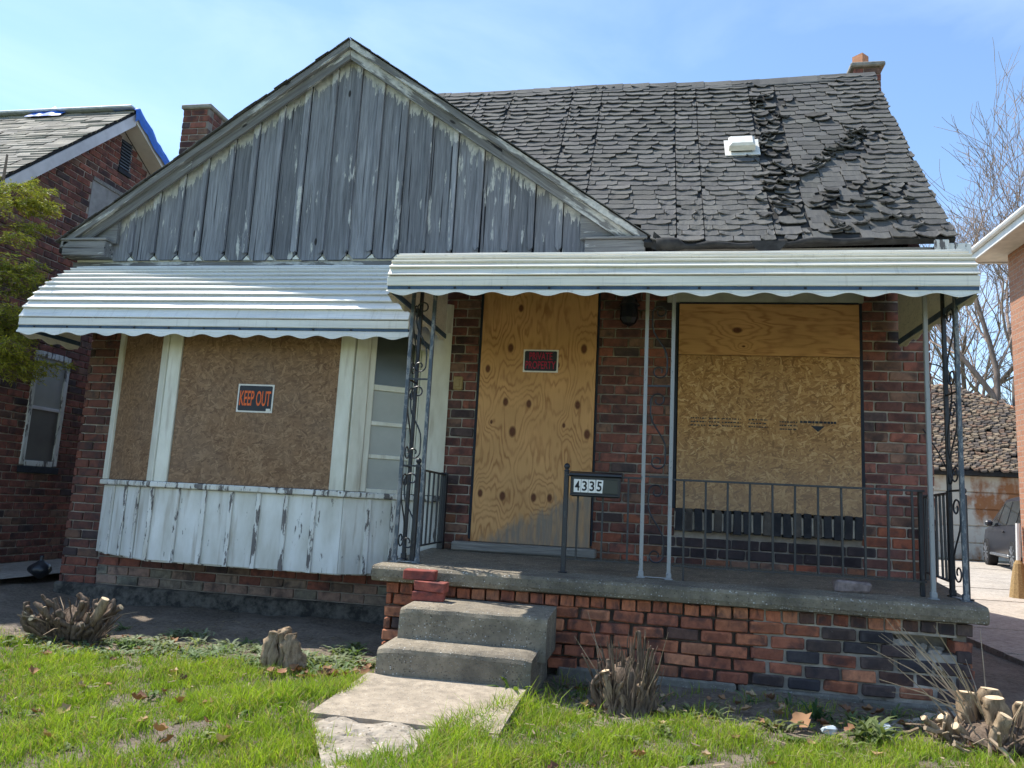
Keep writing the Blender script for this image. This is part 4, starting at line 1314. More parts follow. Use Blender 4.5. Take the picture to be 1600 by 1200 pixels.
# concrete steps
steps = thing('concrete_steps', 'two worn concrete steps leading up to the porch', 'steps', (-0.98, 4.4, 0.25))
def step(x0, x1, y0, y1, z0, z1, bev):
    pr = [(y1, z0), (y0, z0), (y0 + 0.004, z1 - bev), (y0 + bev * 0.35, z1 - bev * 0.35), (y0 + bev, z1), (y1, z1 + 0.006)]
    gg = G(); N = 24; vv = []
    for i in range(N + 1):
        x = lerp(x0, x1, i / N)
        for j, (y, z) in enumerate(pr):
            d = mn.noise(Vector((x * 8, y * 5 + j, z * 5))) * 0.007 if 1 <= j <= 4 else 0
            e = 0.014 * (abs(i / N - 0.5) * 2) ** 14 if 2 <= j <= 4 else 0
            vv.append((x, y + d + e, z + d * 0.6 - e))
    n = len(pr)
    gg.add(vv, [(i * n + j, i * n + (j + 1) % n, (i + 1) * n + (j + 1) % n, (i + 1) * n + j) for i in range(N) for j in range(n)])
    gg.f.append(tuple(range(n))); gg.f.append(tuple(N * n + j for j in range(n - 1, -1, -1)))
    gg.f = [f[::-1] for f in gg.f]
    return gg
part('step', step(-1.425, -0.585, 4.105, 4.80, 0.05, 0.430, 0.03), 'step_concrete', steps)
part('step', step(-1.40, -0.545, 4.375, 4.84, 0.36, 0.606, 0.03), 'step_concrete', steps)

def loose_brick(loc, rot, col, label, sc=(1, 1, 0.85), group=None):
    o = bpy.data.objects.new('loose_brick', BRICK_ME[rng.randrange(5)])
    o.location = loc; o.rotation_euler = rot; o.scale = sc; o.color = (*col, 1)
    o['label'] = label; o['category'] = 'brick'
    if group: o['group'] = group
    return link(o, None, loc)
loose_brick((-1.315, 4.68, 0.636), (0, 0, 0.06), (0.30, 0.085, 0.065), 'red brick at the bottom of the small pile on the steps', group='red bricks piled on the steps')
loose_brick((-1.30, 4.675, 0.696), (0, 0.02, -0.10), (0.33, 0.095, 0.072), 'red brick in the middle of the small pile on the steps', group='red bricks piled on the steps')
loose_brick((-1.385, 4.71, 0.756), (0.01, 0, 0.05), (0.31, 0.085, 0.066), 'topmost red brick of the small pile on the steps', group='red bricks piled on the steps')
g = G().cbox(1.118, 1.325, 5.06, 5.15, 0.794, 0.864, 0.012, None, 0.008, r)
solo('loose_brick', g, 'paver_grey', 'chipped grey paver lying on the porch slab behind the railing', 'brick', (1.22, 5.1, 0.794))

# ---------------------------------------------------------------- boards over door and windows
DK = [(740 + 0, 0, 0)]
door_knots = [(-1.17, 2.50, .030), (-0.56, 2.50, .032), (-1.355, 2.32, .026), (-0.77, 2.36, .020), (-1.19, 2.045, .028), (-0.995, 2.035, .026), (-0.595, 2.035, .028), (-1.30, 1.875, .014),
              (-0.70, 1.865, .016), (-1.12, 1.80, .036), (-0.51, 1.80, .032), (-1.36, 1.29, .026), (-1.175, 1.275, .030), (-0.92, 1.275, .028), (-0.79, 1.28, .026), (-1.1, 2.84, .026)]
plywood_material('plywood_door', [(x + 0.94, z - 0.92, k) for x, z, k in door_knots], weather=(0.245, 0.55))
plywood_material('plywood_wide', [(0.20, 0.45, .030), (0.07, 0.50, .010)], True, freq=58.0)
solo('plywood_sheet', G().cbox(-1.421, -0.459, 6.172, 6.189, 0.905, 3.05, 0.002), 'plywood_door', 'tall knotty plywood sheet nailed over the front door', 'board', (-0.94, 6.18, 0.92), 'boards over the openings')
solo('plywood_sheet', G().cbox(0.199, 1.561, 6.166, 6.182, 2.468, 2.884, 0.002), 'plywood_wide', 'orange plywood strip across the top of the porch window', 'board', (0.2, 6.17, 2.47), 'boards over the openings')
ob = thing('osb_sheet', 'golden strand board over the porch window, below the plywood strip', 'board', (0.88, 6.17, 1.25), 'boards over the openings')
part('panel', G().cbox(0.199, 1.559, 6.164, 6.180, 1.25, 2.464, 0.002), 'osb_gold', ob)
g = G(); r = random.Random(3)
for (x0, x1, z0, rows) in ((0.30, 0.42, 1.955, 3), (0.44, 0.52, 1.955, 3), (0.54, 0.68, 1.955, 3), (0.74, 0.88, 1.955, 3), (0.97, 1.10, 1.945, 3)):
    for k in range(rows):
        x = x0
        while x < x1:
            w = r.uniform(0.006, 0.022)
            g.box(x, min(x + w, x1), 6.1625, 6.1635, z0 - k * 0.028, z0 - k * 0.028 + 0.009)
            x += w + r.uniform(0.003, 0.010)
x = 1.12
while x < 1.38:
    w = r.uniform(0.012, 0.03); g.box(x, x + w, 6.1625, 6.1635, 1.945, 1.962); x += w + 0.004
g.prism([(1.20, 1.925), (1.25, 1.88), (1.30, 1.925)], 6.1625, 6.1635)
part('stamp_print', g, 'sill_dark', ob, kind='stuff', label='faint printed mill stamp across the strand board')
solo('osb_sheet', on_facet(A1, A2, 0.123, FL['f'] - 0.128, 1.25, 2.61, -0.02, 0.004, 0.002), 'osb_dull', 'wide brown strand board filling the middle of the bay window', 'board', (-3.2, 5.75, 1.25), 'boards over the openings')
solo('osb_sheet', on_facet(A0, A1, 0.088, FL['l'] - 0.104, 1.25, 2.61, -0.02, 0.004, 0.002), 'osb_dull', 'narrow brown strand board on the left side of the bay window', 'board', (-4.4, 5.97, 1.25), 'boards over the openings')

# signs
def rounded(w, h, rr, n=5):
    out = []
    for cx, cz, a0 in ((w - rr, h - rr, 0), (-w + rr, h - rr, 90), (-w + rr, -h + rr, 180), (w - rr, -h + rr, 270)):
        for k in range(n + 1):
            a = math.radians(a0 + 90 * k / n); out.append((cx + rr * math.cos(a), cz + rr * math.sin(a)))
    return out[::-1]
def sign(name, label, c, w, h, lines, border, ink, tilt=0.0):
    t = thing(name, label, 'sign', c)
    t.rotation_euler = (0, tilt, 0)
    def P(nm, gg, mt):
        o = bpy.data.objects.new(nm, mesh_of(nm, gg, mt)); return link(o, t, c)
    P('plate', G().cbox(-w / 2, w / 2, 0.0, 0.002, -h / 2, h / 2, 0.0008), 'sign_white')
    P('field', G().prism(rounded(w / 2 - border, h / 2 - border, 0.012), -0.0012, -0.0002), 'sign_black')
    for body, zc, tw, th in lines:
        gg = G(); vs_, fs_ = text_geom(body, tw, th, 0.012, 0.0012)
        gg.add([(x, y - 0.0024, z + zc) for x, y, z in vs_], fs_)
        P('lettering', gg, ink)
    return t
s1 = sign('keep_out_sign', 'small black sign reading KEEP OUT in orange letters', (-3.185, 5.740, 1.957), 0.318, 0.232, [('KEEP OUT', 0.0, 0.272, 0.125)], 0.013, 'sign_orange', 0.005)
o = bpy.data.objects.new('corner_mark', mesh_of('corner_mark', G().cbox(0.105, 0.142, -0.0028, -0.0014, -0.104, -0.082, 0.0005), 'sign_white')); link(o, s1, WL[s1])
sign('private_property_sign', 'small black sign reading PRIVATE PROPERTY in red letters', (-0.913, 6.166, 2.392), 0.292, 0.19, [('PRIVATE', 0.040, 0.19, 0.062), ('PROPERTY', -0.034, 0.25, 0.066)], 0.012, 'sign_red', 0.0)

# ---------------------------------------------------------------- iron columns and railings
def slab_z(y): return 0.788 + 0.044 * (y - 4.84) / 1.36
def spiral(cx, cz, r0, r1, a0, a1, n=18):
    return [(cx + lerp(r0, r1, k / n) * math.cos(lerp(a0, a1, k / n)), cz + lerp(r0, r1, k / n) * math.sin(lerp(a0, a1, k / n))) for k in range(n + 1)]
def s_scroll(w, z0, z1):
    """flat S of bar in (u,z) between u=0..w"""
    h = z1 - z0; rr = w * 0.36
    top = spiral(w * 0.50, z1 - rr, rr * 0.30, rr, math.radians(-220), math.radians(190), 22)
    bot = spiral(w * 0.50, z0 + rr, rr * 0.30, rr, math.radians(-40), math.radians(370), 22)
    P = bot + [(w * 0.86, lerp(z0, z1, 0.33)), (w * 0.62, lerp(z0, z1, 0.45)), (w * 0.38, lerp(z0, z1, 0.55)), (w * 0.14, lerp(z0, z1, 0.67))] + top[::-1]
    for _ in range(2):
        q = [P[0]]
        for i in range(len(P) - 1):
            (a, b), (c, d) = P[i], P[i + 1]
            q += [(lerp(a, c, .25), lerp(b, d, .25)), (lerp(a, c, .75), lerp(b, d, .75))]
        P = q + [P[-1]]
    return P[::2]
def column(label, tubes, ztop, ornaments, mats):
    x0, y0 = tubes[0]
    t = thing('iron_column', label, 'column', (x0, y0, slab_z(y0)), 'iron porch columns')
    for (x, y), mt in zip(tubes, mats):
        zb = slab_z(y)
        part('tube', G().cbox(x - 0.0125, x + 0.0125, y - 0.0125, y + 0.0125, zb + 0.006, ztop + 0.10 * (y - 4.7), 0.003), mt, t)
        part('foot', G().cbox(x - 0.026, x + 0.026, y - 0.024, y + 0.024, zb - 0.002, zb + 0.005, 0.002).cbox(x - 0.017, x + 0.017, y - 0.0165, y + 0.0165, zb + 0.005, zb + 0.04, 0.003), mt, t)
    for (pa, pb) in ornaments:
        w = math.hypot(pb[0] - pa[0], pb[1] - pa[1]) - 0.03
        ux, uy = (pb[0] - pa[0]) / (w + 0.03), (pb[1] - pa[1]) / (w + 0.03)
        zb = slab_z(pa[1]) + 0.05
        part('foot_bar', G().bar((pa[0], pa[1], zb - 0.043), (pb[0], pb[1], zb - 0.043), 0.03, 0.005), 'galvanised', t)
        n = 3; seg_ = (ztop - zb - 0.06) / n
        for k in range(n):
            path = s_scroll(w, zb + k * seg_ + 0.04, zb + (k + 1) * seg_ - 0.05)
            part('scroll', G().tube([(pa[0] + ux * (0.015 + u), pa[1] + uy * (0.015 + u), z) for u, z in path], 0.0055, 5, None, 1.0), 'black_iron', t)
        if uy > 0.5 or True:
            mid = 0.5
            for k in range(n - 1):
                zz = zb + (k + 1) * seg_ - 0.005
                part('collar', G().bar((pa[0], pa[1], zz), (pb[0], pb[1], zz), 0.008, 0.012), 'black_iron', t)
    return t
Y0 = 5.05
column('left corner iron column with scrollwork, beside the bay window', [(-1.672, Y0), (-1.672, Y0 + 0.19), (-1.515, Y0)], 2.70, [((-1.672, Y0), (-1.515, Y0)), ((-1.672, Y0), (-1.672, Y0 + 0.19))], ['worn_iron', 'black_iron', 'worn_iron'])
column('middle pair of plain grey iron tubes between door and window', [(-0.046, Y0 + 0.06), (0.128, Y0 + 0.05)], 2.70, [((-0.046, Y0 + 0.06), (0.128, Y0 + 0.05))], ['galvanised', 'galvanised'])
column('right corner iron column at the driveway end of the porch', [(1.655, Y0 - 0.03), (1.83, Y0 - 0.03), (1.83, Y0 + 0.17)], 2.70, [((1.83, Y0 - 0.03), (1.83, Y0 + 0.17))], ['galvanised', 'worn_iron', 'black_iron'])

def railing(label, p, q, nb, posts=(), ball=None, extra_post=None):
    t = thing('porch_railing', label, 'railing', (p[0], p[1], slab_z(p[1])), 'black iron porch railings')
    zt, zb = 1.425, 0.885
    part('top_rail', G().bar((p[0], p[1], zt), (q[0], q[1], zt), 0.030, 0.012), 'black_iron', t)
    part('bottom_rail', G().bar((p[0], p[1], zb), (q[0], q[1], zb), 0.026, 0.010), 'black_iron', t)
    for k in range(nb):
        f = (k + 0.5) / nb
        x, y = lerp(p[0], q[0], f), lerp(p[1], q[1], f)
        lean = U(-0.006, 0.006)
        full = extra_post is not None and k == extra_post
        g = G().bar((x + lean, y, slab_z(y) if full else zb + 0.005), (x, y, zt - 0.006), 0.0125, 0.0125, (1, 0, 0))
        part('baluster', g, 'black_iron', t)
    for (x, y, top, w) in posts:
        part('post', G().cbox(x - w / 2, x + w / 2, y - w / 2, y + w / 2, slab_z(y) - 0.001, top, 0.003), 'black_iron', t)
    if ball:
        x, y, top = ball
        b = part('newel', G().cbox(x - 0.0155, x + 0.0155, y - 0.0155, y + 0.0155, slab_z(y), top - 0.055, 0.003).cbox(x - 0.03, x + 0.03, y - 0.03, y + 0.03, slab_z(y) - 0.001, slab_z(y) + 0.006, 0.002), 'black_iron', t)
        part('finial', G().lathe((x, y, top - 0.055), [(0.02, 0), (0.02, 0.006), (0.009, 0.012), (0.015, 0.018), (0.021, 0.032), (0.016, 0.046), (0.004, 0.053)], 10), 'black_iron', b, True)
    return t
YR = 5.09
railing('long front railing below the boarded porch window', (0.146, YR), (1.64, YR), 11, ((1.628, YR + 0.03, 1.43, 0.026),), None, 0)
railing('short front railing from the newel post to the middle column', (-0.545, YR + 0.01), (-0.058, YR + 0.01), 3, (), (-0.545, YR + 0.01, 1.505))
railing('left side railing between bay window and corner column', (-1.62, 5.26), (-1.655, 6.13), 6, ((-1.655, 6.13, 1.44, 0.05),), (-1.585, 5.16, 1.50))
railing('right side railing along the driveway end of the porch', (1.835, 5.24), (1.985, 6.14), 7, ((1.835, 5.24, 1.44, 0.028), (1.985, 6.14, 1.44, 0.028)), (1.865, 5.10, 1.46))
# address box
ab = thing('address_box', 'black house-number box reading 4335 on the front railing', 'number box', (-0.35, 5.07, 1.285))
part('case', G().cbox(-0.512, -0.188, 5.035, 5.088, 1.288, 1.432, 0.012), 'black_plastic', ab)
part('hood', G().prismx([(5.03, 1.415), (5.012, 1.424), (5.014, 1.436), (5.09, 1.452), (5.09, 1.42)], -0.518, -0.182), 'black_plastic', ab)
part('window', G().cbox(-0.497, -0.207, 5.030, 5.0355, 1.312, 1.402, 0.002), 'box_green', ab)
part('ledge', G().cbox(-0.512, -0.188, 5.022, 5.036, 1.292, 1.306, 0.003), 'black_plastic', ab)
for i, ch in enumerate('4335'):
    xc = -0.466 + i * 0.0475; tilt = (0.0, 0.01, -0.01, 0.06)[i]
    gg = G().cbox(-0.0225, 0.0225, -0.0005, 0.0005, -0.042, 0.042, 0.0003)
    rot = Matrix.Rotation(tilt, 3, 'Y')
    gg.v = [tuple(rot @ Vector(v) + Vector((xc, 5.0292, 1.357))) for v in gg.v]
    tl = part('number_tile', gg, 'number_white', ab)
    gg = G(); vs_, fs_ = text_geom(ch, 0.031, 0.064, 0.02, 0.0008)
    gg.add([tuple(rot @ Vector(v) + Vector((xc, 5.0276, 1.357))) for v in vs_], fs_)
    part('digit', gg, 'ink_black', tl)
part('bracket', G().tube([(-0.51, 5.06, 1.42), (-0.545, 5.085, 1.43)], 0.006, 5), 'black_iron', ab)
# cable looped round the right column
pts = [(1.78, 6.12, 2.32), (1.80, 5.9, 2.33), (1.82, 5.5, 2.30), (1.84, 5.22, 2.22), (1.845, 5.15, 2.05), (1.825, 5.16, 1.88), (1.815, 5.2, 1.72), (1.84, 5.17, 1.55), (1.83, 5.2, 1.45), (1.82, 5.22, 1.60), (1.78, 5.5, 1.85), (1.79, 5.95, 2.06), (1.8, 6.15, 2.1)]
P = [Vector(p) for p in pts[2:11]]
for _ in range(3):
    q = [P[0]]
    for i in range(len(P) - 1):
        q += [P[i].lerp(P[i + 1], .25), P[i].lerp(P[i + 1], .75)]
    P = q + [P[-1]]
solo('cable', G().tube(P, 0.0045, 5), 'cable', 'black cable looped round the right corner column', 'cable', (1.82, 5.22, 1.45))
# ---------------------------------------------------------------- brick house on the left
LX = -6.6
LRY, LRZ = 7.93, 5.80
def lroof(y): return LRZ - (0.945 * (LRY - y) if y < LRY else 0.56 * (y - LRY))
nb = thing('neighbour_house', 'dark brick house at the left edge with a blue tarp on its roof', 'house', (-8.5, 7.5, 0.3))
g = G().prismx([(4.9, 0.1), (10.6, 0.1), (10.6, lroof(10.6) - 0.16), (LRY, LRZ - 0.16), (4.9, lroof(4.9) - 0.16)], -11.5, LX - 0.012)
nwall = part('wall', g, 'mortar_light', nb)
LWIN = (7.16, 7.66, 1.36, 2.60); UWIN = (7.62, 8.30, 4.18, 4.80); LOUV = (8.01, 8.20, 5.10, 5.48)
r = random.Random(51)
sp = []
for (y, z, ln, k) in lay(5.6, 9.3, 0.33, 5.75, (LWIN, UWIN, LOUV), seed=13):
    if z + 0.04 > lroof(y) - 0.17: continue
    c = wall_color(r, z)
    c = tuple(v * 1.25 for v in c)
    sp.append((y, z, ln, c))
def vis(s_):
    y, z = s_[0], s_[1]
    u = -6.6 / y
    return (0 if (u > -0.985 + (z - 1.2) * 0.012 and (y < 7.75 or z > 3.2 + (y - 6.2) * 0.2)) else 50) + y
sp.sort(key=vis)
gj = G()
for i, (y, z, ln, c) in enumerate(sp):
    if i < 300:
        piece('brick', BRICK_ME[i % 5], nwall, (LX - 0.045 + r.uniform(-.003, .003), y, z), (r.uniform(-.01, .01), r.uniform(-.01, .01), math.pi / 2), (ln / 0.198, 1, 1), c)
    else:
        gj.cbox(LX - 0.09, LX + r.uniform(-.003, .003), y - ln / 2, y + ln / 2, z - 0.034, z + 0.034, 0.005, c)
part('brick', gj, 'brick_joined', nwall, kind='stuff')
# windows of the left house
w = part('window', G().box(LX - 0.0115, LX - 0.008, LWIN[0], LWIN[1], LWIN[2], LWIN[3]), 'pane_screen', nb)
part('frame', G().cbox(LX - 0.08, LX + 0.012, LWIN[0] - 0.01, LWIN[0] + 0.05, LWIN[2], LWIN[3], 0.004).cbox(LX - 0.08, LX + 0.012, LWIN[1] - 0.05, LWIN[1] + 0.01, LWIN[2], LWIN[3], 0.004)
     .cbox(LX - 0.078, LX + 0.011, LWIN[0] + 0.05, LWIN[1] - 0.05, LWIN[3] - 0.06, LWIN[3] + 0.008, 0.004).cbox(LX - 0.078, LX + 0.02, LWIN[0] + 0.05, LWIN[1] - 0.05, LWIN[2] - 0.01, LWIN[2] + 0.05, 0.004), 'white_batten', w)
part('sash_rail', G().cbox(LX - 0.0075, LX + 0.006, LWIN[0] + 0.05, LWIN[1] - 0.05, 1.965, 2.0, 0.003), 'rail_white', w)
part('pane', G().box(LX - 0.0075, LX - 0.005, LWIN[0] + 0.05, LWIN[1] - 0.05, 2.0, LWIN[3] - 0.06), 'pane_blind', w)
part('sill', G().cbox(LX - 0.06, LX + 0.03, LWIN[0] - 0.03, LWIN[1] + 0.03, LWIN[2] - 0.085, LWIN[2] - 0.012, 0.006), 'sill_dark', w)
w = part('boarded_window', G().box(LX - 0.0115, LX - 0.004, UWIN[0], UWIN[1], UWIN[2], UWIN[3] - 0.04), 'blank_board', nb)
part('frame', G().cbox(LX - 0.05, LX + 0.01, UWIN[0], UWIN[1], UWIN[3] - 0.04, UWIN[3] + 0.01, 0.004), 'grey_wood', w)
w = part('gable_vent', G().box(LX - 0.0115, LX - 0.010, LOUV[0], LOUV[1], LOUV[2], LOUV[3]), 'dark_gap', nb)
for k in range(9):
    zz = LOUV[2] + 0.025 + k * 0.040
    part('slat', G().bar((LX + 0.004, LOUV[0], zz), (LX + 0.004, LOUV[1], zz), 0.030, 0.006, (0.8, 0, 0.6)), 'louver', w)
part('sill', G().cbox(LX - 0.05, LX + 0.02, LOUV[0] - 0.02, LOUV[1] + 0.02, LOUV[2] - 0.06, LOUV[2] - 0.003, 0.005), 'sill_dark', w)
# roof of the left house
XR = -6.40
g = G().prismx([(4.5, lroof(4.5) - 0.06), (LRY, LRZ - 0.06), (10.9, lroof(10.9) - 0.06), (10.9, lroof(10.9)), (LRY, LRZ), (4.5, lroof(4.5))], -11.8, XR)
nroof = part('roof', g, 'roof_felt', nb)
def rake_strip(y0, y1, d0, d1, x0, x1):
    return G().prismx([(y0, lroof(y0) - d0), (y1, lroof(y1) - d0), (y1, lroof(y1) - d1), (y0, lroof(y0) - d1)], x0, x1)
part('rake_board', rake_strip(4.5, LRY - 0.001, 0.045, 0.20, XR + 0.001, XR + 0.022), 'rail_white', nb)
part('rake_board', rake_strip(LRY + 0.001, 10.9, 0.045, 0.16, XR + 0.001, XR + 0.022), 'soffit', nb)
part('soffit', rake_strip(4.5, LRY - 0.02, 0.16, 0.18, LX, XR), 'rail_white', nb)
part('soffit', rake_strip(LRY + 0.02, 10.9, 0.14, 0.16, LX, XR), 'soffit', nb)
g = G(); r = random.Random(61)
ang = math.atan(0.945); cs, sn = math.cos(ang), math.sin(ang)
for row in range(46):
    d = row * 0.086
    ya = LRY - d * cs - 0.088 * cs
    x = XR + 0.02
    while x > -10.6:
        wd = r.uniform(0.18, 0.34); lf = r.uniform(0.008, 0.03); tone = r.uniform(0.55, 1.25)
        z0 = lroof(ya) + lf; z1 = lroof(ya + 0.093 * cs) + 0.010
        a = [(x - wd + 0.006, ya, z0), (x, ya, z0 + r.uniform(-.006, .008)), (x, ya + 0.093 * cs, z1), (x - wd + 0.006, ya + 0.093 * cs, z1)]
        b = [(p[0], p[1] + 0.004, p[2] - 0.02) for p in a[:2]]
        g.add(a + b, [(0, 1, 2, 3), (4, 5, 1, 0)], (tone, tone, tone * 0.96))
        x -= wd
part('shingle', g, 'shingle_pale', nroof, kind='stuff')
part('ridge_board', G().cbox(-11.8, XR, LRY - 0.10, LRY + 0.08, LRZ + 0.005, LRZ + 0.035, 0.01), 'tarp_pale', nroof)
g = G(); vv = []; N = 26
for i in range(N + 1):
    y = lerp(LRY - 0.06, 9.6, i / N)
    w1 = mn.noise(Vector((y * 5, 0, 0)))
    for j, (dx, dz) in enumerate(((-0.30, 0.03), (0.0, 0.045), (0.045, 0.03), (0.055, -0.05), (0.045, -0.12))):
        k = mn.noise(Vector((y * 8, j * 3.1, 5))) * 0.018
        vv.append((XR + dx + k, y, lroof(y) + dz + k - (0.02 * w1 if j == 4 else 0) - (0.04 if (j == 4 and i > 18) else 0)))
g.add(vv, [(i * 5 + j, i * 5 + j + 1, (i + 1) * 5 + j + 1, (i + 1) * 5 + j) for i in range(N) for j in range(4)])
solo('roof_tarp', g, 'tarp_blue', 'bright blue tarp strip wrapped over the rear rake of the left house', 'tarp', (XR, LRY, LRZ), None, True)
g = G(); vv = []
for i in range(21):
    x = lerp(-7.85, -7.35, i / 20)
    for j in range(6):
        t = j / 5; yy = LRY - 0.16 + t * 0.3
        h = 0.05 + 0.10 * max(0, mn.noise(Vector((x * 9, yy * 8, 2))) + 0.35) * math.sin(t * math.pi) * math.sin(i / 20 * math.pi)
        vv.append((x, yy, lroof(min(yy, LRY)) + h))
g.add(vv, [(i * 6 + j, (i + 1) * 6 + j, (i + 1) * 6 + j + 1, i * 6 + j + 1) for i in range(20) for j in range(5)])
solo('tarp_scrap', g, 'tarp_blue', 'crumpled scrap of blue tarp on the ridge of the left house', 'tarp', (-7.6, LRY, LRZ), None, True)

# ---------------------------------------------------------------- brick house on the right
rh = thing('neighbour_house', 'sunlit orange brick house at the right edge with white eave', 'house', (7.5, 9.5, 0.2))
part('wall', G().box(5.5, 10.5, 5.2, 12.9, 0.0, 5.52), 'brick_tan', rh)
part('soffit', G().box(5.10, 10.9, 4.9, 13.25, 5.525, 5.56), 'soffit', rh)
part('fascia_board', G().cbox(5.075, 5.10, 4.9, 13.28, 5.50, 5.68, 0.004).cbox(5.10, 10.9, 13.25, 13.28, 5.50, 5.68, 0.004), 'white_paint', rh)
part('gutter', G().tube([(5.05, 4.9, 5.66), (5.05, 13.28, 5.66)], 0.045, 8), 'white_paint', rh)
g = G().add([(5.05, 4.85, 5.69), (10.95, 4.85, 5.69), (10.95, 13.3, 5.69), (5.05, 13.3, 5.69), (8.0, 7.6, 7.6), (8.0, 10.6, 7.6)], [(0, 1, 4), (1, 2, 5, 4), (2, 3, 5), (3, 0, 4, 5), (3, 2, 1, 0)])
part('roof', g, 'roof_felt', rh)
br = thing('broom', 'straw broom with white handle standing against the right house', 'broom', (5.42, 12.85, 0.22))
g = G(); vv = []
part('brush', G().lathe((5.42, 12.85, 0.226), [(0.14, 0), (0.135, 0.05), (0.10, 0.30), (0.065, 0.50), (0.035, 0.55)], 12), 'broom_straw', br)
part('handle', G().tube([(5.42, 12.85, 0.72), (5.44, 12.86, 1.32)], 0.034, 8), 'white_paint', br)

# ---------------------------------------------------------------- garage, car and bare trees behind
ga = thing('garage', 'old garage with rust-stained panel door and patchy shingle roof', 'garage', (11.5, 26.0, 0.3))
GY = 24.0
part('wall', G().box(6.2, 15.0, GY + 0.05, 31.0, 0.2, 2.85), 'brick_far', ga)
dr = part('door', G().box(7.4, 13.6, GY + 0.01, GY + 0.06, 0.3, 2.72), 'garage_door', ga)
for k in range(5):
    part('door_panel', G().cbox(7.42, 13.58, GY - 0.03, GY + 0.008, 0.33 + k * 0.475, 0.33 + (k + 1) * 0.475 - 0.03, 0.012), 'garage_door', dr)
part('door_window', G().cbox(10.42, 10.92, GY - 0.05, GY - 0.031, 1.83, 2.10, 0.01), 'car_glass', dr)
part('window_frame', G().cbox(10.36, 10.98, GY - 0.041, GY - 0.0315, 1.77, 2.16, 0.008), 'white_paint', dr)
E1 = [(5.9, GY - 0.35, 2.80), (15.4, GY - 0.35, 2.80), (15.4, 31.4, 2.80), (5.9, 31.4, 2.80)]
AP0, AP1 = (9.2, 27.4, 5.85), (9.6, 28.0, 5.85)
g = G().add(E1 + [AP0, AP1] + [(x, y, 2.68) for x, y, z in E1], [(0, 1, 5, 4), (1, 2, 5), (2, 3, 4, 5), (3, 0, 4), (0, 6, 7, 1), (3, 9, 6, 0), (1, 7, 8, 2), (6, 9, 8, 7)])
gr_ = part('roof', g, 'roof_felt', ga)
g = G(); r = random.Random(71)
rows = 58
for k in range(rows):
    t = k / rows; t2 = (k + 1.25) / rows
    ya, yb = lerp(GY - 0.40, 27.4, t), lerp(GY - 0.35, 27.4, t2)
    za, zb = lerp(2.80, 5.85, t) + 0.05, lerp(2.80, 5.85, t2) + 0.02
    xl, xr = lerp(5.9, 9.2, t), lerp(15.4, 9.6, t)
    x = xl + r.uniform(-.2, 0)
    while x < xr:
        wd = r.uniform(0.15, 0.24)
        c = r.choice([(0.62, 0.50, 0.39), (0.75, 0.61, 0.47), (0.42, 0.36, 0.33), (0.62, 0.43, 0.33), (0.32, 0.29, 0.28), (0.9, 0.75, 0.58)])
        if r.random() < 0.12: x += wd; continue
        lf = r.uniform(0, 0.05)
        a = [(x + .01, ya, za + lf), (x + wd * 0.25, ya - 0.05, za + lf - .05), (x + wd * 0.75, ya - 0.05, za + lf - .05), (x + wd - .01, ya, za + lf), (x + wd - .01, yb, zb), (x + .01, yb, zb)]
        g.add(a + [(p[0], p[1], p[2] - 0.05) for p in a[:4]], [(0, 1, 2, 3, 4, 5), (6, 7, 1, 0), (7, 8, 2, 1), (8, 9, 3, 2)], c)
        x += wd
part('shingle', g, 'shingle_pale', gr_, kind='stuff')
hp = [Vector(AP1).lerp(Vector(E1[1]), k / 12) + Vector((0, 0, 0.08)) for k in range(13)]
part('hip_cap', G().tube(hp, 0.09, 6), 'flue_clay', gr_)

car = thing('parked_car', 'dark grey car parked behind the right house by the garage', 'car', (9.35, 20.5, 0.28))
CAR = Matrix.Translation((9.20, 20.45, 0.285)) @ Matrix.Rotation(math.radians(79), 4, 'Z')
def cpart(name, g, mat, parent, smooth=False):
    g.v = [tuple(CAR @ Vector(v)) for v in g.v]
    return part(name, g, mat, parent, smooth)
ST = [(-2.30, 0.45, 0.80, 0.95, 0.80, 0.70), (-2.24, 0.32, 0.95, 1.12, 0.90, 0.78), (-2.05, 0.28, 1.00, 1.58, 0.92, 0.70), (-1.70, 0.27, 1.00, 1.68, 0.93, 0.69), (-0.8, 0.26, 0.98, 1.72, 0.93, 0.69), (0.15, 0.26, 0.96, 1.70, 0.93, 0.68),
      (0.55, 0.26, 0.96, 1.60, 0.93, 0.67), (1.25, 0.26, 0.98, 1.06, 0.92, 0.72), (1.9, 0.27, 0.90, 0.98, 0.88, 0.70), (2.22, 0.30, 0.78, 0.86, 0.80, 0.64), (2.32, 0.42, 0.62, 0.70, 0.72, 0.6)]
def ring(s_):
    x, zb, zt, zr, wb, wr = s_
    return [(x, -wb + 0.1, zb), (x, -wb, zb + 0.12), (x, -wb - 0.01, (zb + zt) / 2 + .1), (x, -wb + 0.02, zt), (x, -wr - 0.02, zr - 0.06), (x, -wr + 0.12, zr), (x, 0, zr + 0.02),
            (x, wr - 0.12, zr), (x, wr + 0.02, zr - 0.06), (x, wb - 0.02, zt), (x, wb + 0.01, (zb + zt) / 2 + .1), (x, wb, zb + 0.12), (x, wb - 0.1, zb)]
g = G(); vv = [p for s_ in ST for p in ring(s_)]; K = 13
g.add(vv, [(i * K + j, i * K + (j + 1) % K, (i + 1) * K + (j + 1) % K, (i + 1) * K + j) for i in range(len(ST) - 1) for j in range(K)] + [tuple(range(K - 1, -1, -1)), tuple((len(ST) - 1) * K + j for j in range(K))])
body = cpart('body', g, 'car_paint', car, True)
